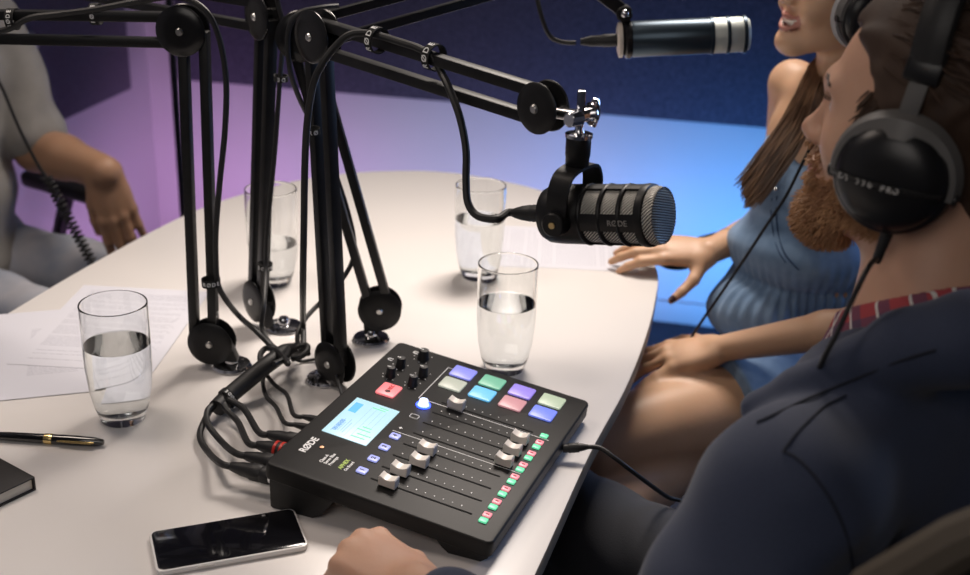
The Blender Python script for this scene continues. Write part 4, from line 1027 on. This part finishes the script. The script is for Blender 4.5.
for _ in range(900):                                  # sideburn and temple
    f0, u0 = rnd.uniform(.004, .046), rnd.uniform(-.05, .050)
    if f0 > .046-.30*max(0, -u0)*.6: continue
    q, nrm, _, dist = bb.find_nearest(HM(f0, .072, u0))
    sw = (HM.u*-.9+HM.f*.3+nrm*.25+V((rnd.gauss(0, .12), rnd.gauss(0, .12), rnd.gauss(0, .12)))).normalized()
    b.tube([q-nrm*.001, q+sw*.008+nrm*.001, q+sw*.015], [.0009, .0009, .0003], 4)
b.build('hair_strands', M_HAIR_M, hr)
b = MB(); cnt = 0; rnd = random.Random(11)
while cnt < 3600:
    f_, l_, u_ = rnd.uniform(-.01, .12), rnd.uniform(-.075, .075), rnd.uniform(-.135, -.018)
    lim = -.030-.012*math.sin((f_)*20)
    if u_ > (-.062+ (.10-f_)*.55 if f_ < .085 else -.027): continue
    if abs(u_+.0485) < .0095 and abs(l_) < .022 and f_ > .07: cnt += 0; continue
    q, nrm, _, dist = bb.find_nearest(HM(f_, l_, u_))
    if q is None or dist > .010: continue
    lq = q-HM.o
    if lq.dot(HM.u) < -.120 or lq.dot(HM.f) < .0 or (lq.dot(HM.u) < -.075 and lq.dot(HM.f) < .045): continue
    L_ = .007+.009*max(0, min(1, (-u_-.05)/.05)); sw = (nrm*.7+HM.u*-.75+HM.f*.15+V((rnd.gauss(0, .25), rnd.gauss(0, .25), rnd.gauss(0, .25)))).normalized()
    c2_ = nrm.cross(sw)*rnd.choice((-1, 1))*1.2
    b.tube([q-nrm*.001, q+sw*L_*.5+c2_*.002, q+sw*L_-c2_*.001], [.0008, .0008, .0003], 4); cnt += 1
b.build('beard', M_BEARD, pm, label='light brown curly beard')
for s_ in (1, -1):                                    # lashes and brows
    b = MB()
    for i in range(9):
        t_ = i/8; p = HM(.084-.006*abs(t_-.4), s_*(.020+.022*t_), .0265); b.tube([p, p+HM.f*.005+HM.u*.0005, p+HM.f*.009+HM.u*.003], [.00035, .00035, .0002], 4)
    b.build('eyelashes', M_HAIR_M, pm)
    b = MB()
    for i in range(40):
        t_ = rnd.random(); p = bb.find_nearest(HM(.0955-.012*t_, s_*(.010+.034*t_), .0400+.003*math.sin(t_*3)+rnd.gauss(0, .0014)))[0]; b.tube([p, bb.find_nearest(p+HM.l*s_*.004)[0]+HM.f*.0004, bb.find_nearest(p+HM.l*s_*.008)[0]], [.0004, .0004, .0002], 4)
    b.build('eyebrow', M_HAIR_M, pm)

# ---------------------------------------------------------------- WOMAN in the denim romper
HW = Fr((.55, 1.965, 1.235), (-.962, -.261, .079), (.253, -.962, -.098), k=.95)
TW = Fr((.575, 1.99, .93), (-.78, -.62, 0))
shR, shL = at(793, 84, 2.09), V((.665, 1.83, 1.055))
nbW = V((.575, 1.975, 1.095)); hpW = V((.62, 2.02, .57))
wrR2 = at(709, 252, 1.995); elR2 = V((.54, 2.14, .80)); wrL2 = at(717, 349, 1.83); elL2 = V((.625, 1.73, .775))
hW1, hW2 = V((.60, 1.92, .565)), V((.60, 2.08, .56)); kW1, kW2 = V((.175, 1.715, .55)), V((.20, 1.66, .455))
B = Body((.10, 1.58, .34), (.80, 2.24, 1.40), .0029)
head(B, HW, True, False)
B.cap(HW(-.030, 0, -.04), nbW, .046, .049, .025)
waist = V((.555, 1.985, .775))
B.ell((TW.o.x, TW.o.y, .975), (.080, .125, .115), TW.ax, .03); B.ell(waist, (.085, .118, .13), TW.ax, .05); B.ell(hpW, (.115, .165, .10), TW.ax, .05)
for s_ in (-1, 1): B.ell(TW(.062, s_*.056, -.020), (.046, .050, .050), TW.ax, .02)
for s_ in (shR, shL): B.cap(nbW-V((0, 0, .035)), s_, .036, .038, .03)
for f_ in (shR, shL): B.cap(nbW+TW.f*.040-V((0, 0, .030)), f_+TW.f*.025, .012, .010, .018)      # collar bones
B.cap(shR, elR2, .040, .034, .015); B.cap(elR2, wrR2, .034, .0225, .015)
B.cap(shL, elL2, .041, .034, .015); B.cap(elL2, elL2.lerp(wrL2, .35), .033, .0315, .015); B.cap(elL2.lerp(wrL2, .35), wrL2, .0315, .0215, .012)
nR = hand(B, wrR2, (-.985, .02, .05), (-.05, -.38, .92), 1 if (V((-.985, .06, 0)).cross(V((0, 0, 1)))).y < 0 else -1, .92, curl=((.20, .35, .2), (.18, .33, .2), (.18, .30, .2), (.20, .30, .2)), spread=.045, thumb=(1.15, .30, .15), fat=1.14)
nL = hand(B, wrL2, (-.90, .22, -.26), (-.25, -.22, .93), 1 if (V((-.90, .22, 0)).cross(V((0, 0, 1)))).y > 0 else -1, .93, curl=((.30, .30, .2), (.30, .30, .2), (.28, .26, .2), (.22, .22, .15)), splay=(.12, .03, -.10, -.34), thumb=(.8, .25, .15), fat=1.12)
B.cap(hW1, kW1, .086, .062, .03); B.cap(hW2, kW2, .080, .056, .02)
me = B.mesh('person')
pw = tag(link('person', me, [M_SKIN_W, M_LIP, M_TEETH, M_NAILD, M_TEETH, M_IRIS], None, ang=0), 'smiling person with long hair in a denim romper, hand on the table edge', 'person')
def lipz(c):
    q = loc(HW, c); zu = -.0440+4.9*q[1]**2; zl = -.0640+16.3*q[1]**2; return (np.abs(q[1]) < .036) & (q[2] > zl-.0048) & (q[2] < zu+.0038) & (q[0] > .068)
def teethz(c):
    q = loc(HW, c); top = (.0905-26*q[1]**2*.9); zu = -.0440+4.9*q[1]**2; zl = -.0640+16.3*q[1]**2; return (np.abs(q[1]) < .0310) & (q[2] > zl+.0018) & (q[2] < zu-.0012) & (q[0] > .050) & (q[0] < .0935-20*q[1]**2)
paint(me, [(1, lipz), (2, teethz), (3, near([nR[-1], nL[3]]))]+eyes(HW, 4)+[])
bw0 = bvh_of(me)
def face_hair(H, bv, par, m):
    rn = random.Random(3)
    for s_ in (1, -1):
        b = MB()
        for i in range(70):
            t_ = rn.random(); p = bv.find_nearest(H(.0955-.012*t_, s_*(.012+.034*t_), .0390+.004*math.sin(t_*3)+rn.gauss(0, .0010)))[0]
            b.tube([p, bv.find_nearest(p+H.l*s_*.003)[0]+H.f*.0006, bv.find_nearest(p+H.l*s_*.007)[0]], [.0005, .0005, .0002], 4)
        b.build('eyebrow', m, par); b = MB()
        for i in range(12):
            t_ = i/11; p = H(.083-.006*abs(t_-.4), s_*(.020+.022*t_), .0275); b.tube([p, p+H.f*.004+H.u*.0005, p+H.f*.007+H.u*.003], [.0004, .0004, .0002], 4)
        b.build('eyelashes', m, par)
# romper
M_DEN = mat('blue_denim', (.15, .25, .40), .85, bump=(900, .5, .0007), var=(35, (.20, .31, .47), 5), sheen=.2)
B = Body((.30, 1.76, .44), (.80, 2.24, 1.14), .003)
B.ell((TW.o.x, TW.o.y, .955), (.088, .130, .115), TW.ax, .03); B.ell(waist, (.096, .128, .13), TW.ax, .05); B.ell(hpW, (.130, .180, .115), TW.ax, .05)
for s_ in (-1, 1): B.ell(TW(.066, s_*.056, -.022), (.052, .054, .056), TW.ax, .03)
B.ell(at(757, 308, 1.95), (.085, .085, .060), None, .04)
B.ell(waist+TW.f*.03+V((0, 0, .03)), (.095, .125, .06), TW.ax, .03)      # bloused bodice over the elastic
B.cap(hW1, hW1.lerp(kW1, .44), .100, .101, .03); B.cap(hW2, hW2.lerp(kW2, .30), .098, .096, .03)
def gather(X, Y, Z):
    d = Z-.755; th_ = np.arctan2(Y-waist.y, X-waist.x)
    return .006*np.exp(-(d/.009)**2)+.0030*np.exp(-((d+.02)/.05)**2)*np.sin(th_*46+Z*30)+.0025*np.sin(X*42+np.sin(Z*31)*1.5+Y*25)+.0022*np.sin(Z*38+np.sin(X*30)*2)
B.field(gather)
B.plane(hW1.lerp(kW1, .45), kW1-hW1)
# V neck, arm holes and open back top
vtx = TW(.125, .030, -.005)
for s_ in (-1, 1):
    pn = (TW.l*s_*.80+V((0, 0, 1))*.40).normalized()
# wedge: what lies inside both planes rising from the vertex
zc = V((0, 0, 1))
for (x0, y0, r0), (x1, y1, r1) in (((779, 192, .003), (784, 176, .016)), ((784, 176, .016), (795, 150, .040)), ((795, 150, .040), (812, 112, .075))):
    for yy in (1.80, 1.84, 1.88, 1.92): B.cap(at(x0, y0, yy), at(x1, y1, yy), r0, r1, .003, 's')
B.plane((shR.x, shR.y, .985), (-.15, .25, 1), .01)
B.cap(nbW-V((0, 0, .03)), nbW+V((0, 0, .10)), .074, .09, .006, 's')
dn = link('romper', B.mesh('romper'), M_DEN, pw, ang=0, label='blue denim romper gathered at the waist')
face_hair(HW, bw0, pw, M_HAIR_M)
bvd = bvh_of(dn.data); M_THR = mat('denim_seam', (.03, .06, .13), .9, bump=(300, .3, .0004))
def seamd(px, r, off=.0006, m=M_THR):
    ps = [hit(bvd, x, y, off) for x, y in px]; ps = [p for p in ps if p is not None and 1.6 < p.y < 2.15]
    if len(ps) > 2: MB().tube(spline(ps, 5), r, 6).build('seam', m, dn)
seamd([(777, 196), (776, 212), (778, 232), (783, 250), (791, 262), (799, 270)], .0013)
seamd([(772, 198), (771, 212), (773, 232), (778, 250), (786, 263)], .0009)
q = hit(bvd, 776, 189, .0015)
if q: MB().sphere(q, (.0035, .0035, .0035), 12).build('button', M_CHR, dn, label='silver button')
# hair
M_HAIR_W = mat('long_brown_hair', (.14, .078, .045), .42, bump=(500, .4, .0006), var=(30, (.28, .17, .10), 4), aniso=(1, 1, .15))
B = Body((.42, 1.80, 1.02), (.74, 2.14, 1.42), .0035)
B.ell(HW(-.020, 0, .060), (.106, .086, .096), HW.ax, .01); B.ell(HW(-.065, 0, -.03), (.045, .07, .10), HW.ax, .03)
B.ell(HW(.085, 0, .008), (.062, .13, .085), HW.ax, .012, 's'); B.ell(HW(.020, 0, -.085), (.06, .12, .060), HW.ax, .012, 's')
hw = link('hair', B.mesh('hair'), M_HAIR_W, pw, ang=0)
gA = [HW(-.03, -.075, -.01), at(823, 52, 2.03), at(812, 66, 1.99), at(800, 92, 1.95), at(786, 118, 1.915), at(768, 146, 1.90), at(752, 168, 1.895), at(738, 184, 1.895)]
gB = [HW(-.03, -.07, -.03), at(828, 56, 2.01), at(818, 78, 1.965), at(808, 102, 1.93), at(795, 128, 1.895), at(777, 156, 1.885), at(760, 180, 1.88), at(744, 202, 1.88)]
gC = [HW(-.03, -.068, -.05), at(832, 60, 2.0), at(824, 84, 1.955), at(814, 108, 1.915), at(800, 140, 1.885), at(782, 166, 1.875), at(764, 192, 1.87), at(747, 212, 1.87)]
strands([gA, gB, gC], 520, .0017, 3, .0045, wave=.0015).build('hair_strands', M_HAIR_W, hw)
gD = [HW(-.06, .05, .0), HW(-.085, .05, -.06), HW(-.11, .06, -.15), HW(-.13, .06, -.26)]; gE = [HW(-.06, -.05, .0), HW(-.085, -.05, -.06), HW(-.11, -.06, -.15), HW(-.13, -.06, -.26)]
strands([gD, gE], 260, .0022, 5, .008).build('hair_strands', M_HAIR_W, hw)
# headphones: pale velour pad seen behind the jaw
headphones(HW, 'headphones with pale grey ear pad worn by the smiling person', M_CUP, M_FORK, M_VELOUR, wide=.002, pr_=1.13)
# lead across the romper
t = thing('headphone_cable', 'thin black cable crossing the denim romper towards the table', 'cable', at(803, 160, 1.86))
MB().tube(spline([HW(0, .085, -.075), at(838, 90, 1.84), at(820, 128, 1.83), at(803, 162, 1.84), at(786, 196, 1.835), at(766, 226, 1.845), at(745, 258, 1.86), at(722, 292, 1.87), at(700, 324, 1.88), at(684, 350, 1.885), at(672, 380, 1.90)], 8), .0026, 8).build('wire', M_RUB, t)
# necklace: fine chain with a cross and a gold bead
bw = bvh_of(me)
t = thing('necklace', 'fine gold necklace with small pendants at the open denim neckline', 'necklace', nbW.copy())
ch = []
for x, y in ((842, 92), (832, 104), (820, 114), (806, 124), (794, 140), (784, 152), (779, 148), (782, 132), (790, 116), (800, 108), (806, 100)):
    d = ray(x, y).normalized(); r = bw.ray_cast(V((0, 0, CAMZ)), d)
    if r[0] is not None and 1.7 < r[0].y < 2.1: ch.append(r[0]+r[1]*.002)
M_GOLD2 = MATS['gold_metal']
if len(ch) > 3: MB().tube(spline(ch, 5), .0007, 6).build('chain', M_GOLD2, t)
d = ray(781, 153).normalized(); r = bw.ray_cast(V((0, 0, CAMZ)), d)
if r[0] is not None:
    c = r[0]+r[1]*.003; b = MB(); b.box(c, (.0035, .003, .014), None, .0006).box(c+V((0, 0, .002)), (.011, .003, .0035), None, .0006); b.build('cross_pendant', M_STEEL, t, label='small silver cross')
d = ray(801, 113).normalized(); r = bw.ray_cast(V((0, 0, CAMZ)), d)
if r[0] is not None: MB().sphere(r[0]+r[1]*.003, (.005, .004, .006), 14).build('bead', M_GOLD2, t, label='gold drop bead')
# bracelet thread on the far wrist
c = elR2.lerp(wrR2, .74); Mz = Matrix.Translation(c) @ (wrR2-elR2).to_track_quat('Z', 'Y').to_matrix().to_4x4()
o = MB().lathe([(.0258, -.0006), (.0266, 0), (.0258, .0006), (.0258, -.0006)], Mz, 32, False).build('bracelet', M_GOLD2)
tag(o, 'thin gold bracelet on the forearm resting at the table edge', 'bracelet')

# ---------------------------------------------------------------- GUEST at the left in a grey T-shirt
HL = Fr((-1.10, 2.40, 1.27), (.93, -.30, -.1), k=1.0)
TG = Fr((-1.145, 2.40, .93), (.85, -.52, 0))
sgL, sgR = V((-1.055, 2.555, 1.03)), V((-1.225, 2.245, 1.03)); nbG = V((-1.13, 2.40, 1.11)); hpG = V((-1.14, 2.40, .53))
elG = at(38, 148, 2.50); wrG = at(104, 172, 2.38)
B = Body((-1.44, 2.02, .36), (-.62, 2.72, 1.46), .0036)
head(B, HL); B.cap(HL(-.028, 0, -.04), nbG, .056, .060, .03)
B.ell(TG.o, (.105, .165, .19), TG.ax, .03); B.ell(TG.o.lerp(hpG, .55), (.105, .145, .17), TG.ax, .05); B.ell(hpG, (.12, .16, .10), TG.ax, .05)
for s_ in (sgL, sgR): B.cap(nbG-V((0, 0, .03)), s_, .052, .052, .03)
B.cap(sgL, elG, .050, .047, .02); B.cap(elG, elG.lerp(wrG, .4), .050, .045, .02); B.cap(elG.lerp(wrG, .4), wrG, .045, .035, .02)
eg2, wg2 = V((-1.21, 2.10, .76)), V((-1.20, 2.22, .66)); B.cap(sgR, eg2, .050, .042, .02); B.cap(eg2, wg2, .042, .027, .02)
hand(B, wg2, (.25, .85, -.25), (-.1, .2, 1), 1, 1.)
ng = hand(B, wrG, (.26, -.16, -.95), (.20, -.93, .10), 1, 1.10, curl=((.28, .30, .2), (.22, .30, .2), (.18, .30, .2), (.15, .28, .2)), spread=.05, thumb=(.42, .25, .1), fat=1.15)
gl, gr = V((-.80, 2.42, .52)), V((-.86, 2.16, .52))
B.cap(hpG+TG.l*.08, gl, .075, .058, .03); B.cap(hpG-TG.l*.08, gr, .075, .058, .03)
pg_ = tag(link('person', B.mesh('person'), [M_SKIN_L, M_TEETH, M_IRIS], None, ang=0), 'person in a grey T-shirt at the left edge, forearm on a black armrest', 'person')
paint(pg_.data, eyes(HL, 1)); face_hair(HL, bvh_of(pg_.data), pg_, M_HAIR_M)
B = Body((-1.26, 2.24, 1.16), (-.94, 2.56, 1.50), .004); B.ell(HL(-.018, 0, .062), (.106, .087, .094), HL.ax, .01); B.ell(HL(-.060, 0, .0), (.052, .070, .075), HL.ax, .02); B.ell(HL(.085, 0, .018), (.060, .13, .075), HL.ax, .012, 's'); B.ell(HL(.018, 0, -.075), (.06, .12, .065), HL.ax, .012, 's')
link('hair', B.mesh('hair'), M_HAIR_M, pg_, ang=0)
M_TEE = mat('grey_jersey', (.30, .285, .26), .9, bump=(600, .3, .0006), var=(25, (.34, .32, .295), 3), sheen=.2)
B = Body((-1.44, 2.02, .44), (-.84, 2.74, 1.22), .004)
B.ell(TG.o, (.125, .185, .20), TG.ax, .03); B.ell(TG.o.lerp(hpG, .55), (.128, .17, .18), TG.ax, .05); B.ell(hpG+V((0, 0, .03)), (.14, .18, .10), TG.ax, .05)
for s_ in (sgL, sgR): B.cap(nbG-V((0, 0, .035)), s_, .060, .062, .04)
B.cap(sgL, sgL.lerp(elG, .86), .066, .070, .02); B.cap(sgR, sgR.lerp(eg2, .7), .066, .066, .02)
B.plane(sgL.lerp(elG, .92), elG-sgL) if False else None
B.field(lambda X, Y, Z: .003*np.sin(X*40+np.sin(Z*25)*2+Y*30)+.0025*np.sin(Z*45+X*20))
B.cap(nbG-V((0, 0, .01)), nbG+V((0, 0, .12)), .068, .08, .006, 's')
link('t_shirt', B.mesh('t_shirt'), M_TEE, pg_, ang=0)
M_JEAN = mat('pale_washed_jeans', (.30, .33, .40), .85, bump=(500, .3, .0008), var=(14, (.42, .42, .46), 5))
B = Body((-1.44, 2.02, .30), (-.66, 2.66, .70), .005)
B.ell(hpG, (.135, .175, .11), TG.ax, .04); B.cap(hpG+TG.l*.08, gl, .090, .070, .03); B.cap(hpG-TG.l*.08, gr, .090, .070, .03)
B.cap(gl, gl+V((.02, 0, -.2)), .068, .058, .02); B.cap(gr, gr+V((.02, 0, -.2)), .068, .058, .02)
B.field(lambda X, Y, Z: .003*np.sin(X*50+np.sin(Y*40)*2))
link('jeans', B.mesh('jeans'), M_JEAN, pg_, ang=0)
# headphone lead with coiled section
t = thing('coiled_cable', 'black coiled headphone cable hanging past the grey T-shirt', 'cable', at(70, 210, 2.33))
MB().tube(spline([HL(0, .08, -.06), at(-10, 60, 2.34), at(4, 92, 2.32), at(20, 130, 2.31), at(38, 165, 2.31), at(46, 176, 2.31)], 8), .0034, 8).build('wire', M_RUB, t)
A0, A1 = at(46, 176, 2.31), at(92, 262, 2.27); ax_ = (A1-A0); n1 = ax_.orthogonal().normalized(); n2 = ax_.normalized().cross(n1); turns = 19
MB().tube([A0+ax_*(i/(turns*12))+(n1*math.cos(i*2*PI/12)+n2*math.sin(i*2*PI/12))*.0095 for i in range(turns*12+1)], .0026, 6).build('coil', M_RUB, t)
MB().tube(spline([A1, A1+V((.01, 0, -.05)), A1+V((.02, 0, -.12))], 6), .0034, 8).build('wire', M_RUB, t)

# ---------------------------------------------------------------- CHAIRS
M_CHF = mat('black_chair_fabric', (.014, .014, .016), .9, bump=(500, .5, .001)); M_CHP = mat('black_chair_plastic', (.012, .012, .013), .42, bump=(300, .05, .0005))
def office_chair(label, pos, ang, back_h=.98, mback=None, mrim=None, arms=True, arm_h=.67, bw=.23, bx=.24, adx=.01):
    M = Matrix.Translation((pos[0], pos[1], 0)) @ Matrix.Rotation(ang, 4, 'Z')        # +x faces forward
    t = thing('office_chair', label, 'chair', M)
    MB().prism(rr(.48, .48, .09, 6), .385, .445, None, .02, 3).build('seat', M_CHF, t, True)
    # curved back shell
    b = MB(); n_ = 18; m_ = 14; vs = []
    z0_ = .50
    for j in range(m_+1):
        v = j/m_; row = []
        for i in range(n_+1):
            u = -1+2*i/n_; se = (1-abs(2*v-1)**5)**.5 if 0 < v < 1 else .35
            wv = bw*(.80+.20*math.sin(PI*min(v*1.1, 1)))*(1 if v < .75 else (1-((v-.75)/.25)**2.2*.75)); y = u*wv; z = z0_+(back_h-z0_)*v
            x = -bx-.05*v+.10*(y/.25)**2; row.append((x, y, z))
        vs.append(row)
    grid = [[b.bm.verts.new(p) for p in row] for row in vs]; g2 = [[b.bm.verts.new((p[0]-.035, p[1], p[2])) for p in row] for row in vs]
    for j in range(m_):
        for i in range(n_):
            b.bm.faces.new((grid[j][i], grid[j][i+1], grid[j+1][i+1], grid[j+1][i])); b.bm.faces.new((g2[j][i], g2[j+1][i], g2[j+1][i+1], g2[j][i+1]))
    bord = [(0, i) for i in range(n_)]+[(j, n_) for j in range(m_)]+[(m_, i) for i in range(n_, 0, -1)]+[(j, 0) for j in range(m_, 0, -1)]
    for k in range(len(bord)):
        a, c_ = bord[k], bord[(k+1) % len(bord)]; b.bm.faces.new((grid[a[0]][a[1]], g2[a[0]][a[1]], g2[c_[0]][c_[1]], grid[c_[0]][c_[1]]))
    b.build('backrest', mback or M_CHF, t, True, 60)
    rim = [V(vs[j][i])+V((-.0175, 0, 0)) for j, i in bord]
    MB().tube(rim, .0185, 10, True).build('back_rim', mrim or M_CHP, t, True)
    MB().tube(spline([(-.10, 0, .37), (-bx-.03, 0, .38), (-bx-.06, 0, .45), (-bx-.055, 0, .60)], 6), .022, 12).build('back_post', M_CHP, t, True)
    MB().cyl((0, 0, .10), (0, 0, .39), .028).cyl((0, 0, .06), (0, 0, .24), .036).build('gas_post', M_CHP, t, True)
    for k in range(5):
        a = k*2*PI/5+.3; e = V((math.cos(a)*.30, math.sin(a)*.30, .065))
        l = MB().tube([(0, 0, .10), tuple(V((0, 0, .098)).lerp(e, .5)), tuple(e)], [.028, .022, .015], 10).build('leg', M_CHP, t, True)
        MB().cyl(e+V((-.01*math.sin(a), .01*math.cos(a), -.038)), e+V((.012*math.sin(a), -.012*math.cos(a), -.038)), .027, None, 16, .004).build('caster', M_RUB, l, True)
    if arms:
        for s in (-1, 1):
            MB().tube(spline([(-.15, s*.22, .40), (-.15, s*.275, .42), (-.15, s*.285, .50), (-.09, s*.285, arm_h-.02)], 5), .016, 10).build('arm_post', M_CHP, t, True)
            b = MB(); b.prism([(x+adx, y+s*.285) for x, y in rr(.27, .075, .034, 6)], arm_h-.022, arm_h+.008, None, .010, 3); b.build('armrest', M_CHP, t, True)
    return t
pa = at(62, 210, 2.42)
office_chair('black office chair under the person in the grey T-shirt', (-1.02, 2.32), -.55, 1.0, arm_h=.665, bw=.17, bx=.18, adx=-.09)
office_chair('black office chair under the smiling person in denim', (.62, 2.02), PI+.65, .92, arm_h=.705)
M_TAN = mat('taupe_chair_rim', (.085, .068, .050), .6, bump=(200, .2, .0008)); M_DKB = mat('dark_brown_back', (.008, .006, .005), .7, bump=(300, .3, .0008))
office_chair('dark chair with taupe rimmed backrest behind the navy blazer, bottom right', (.40, .965), PI/2+.36, 1.18, M_DKB, M_TAN, True, .64, .26, .25)
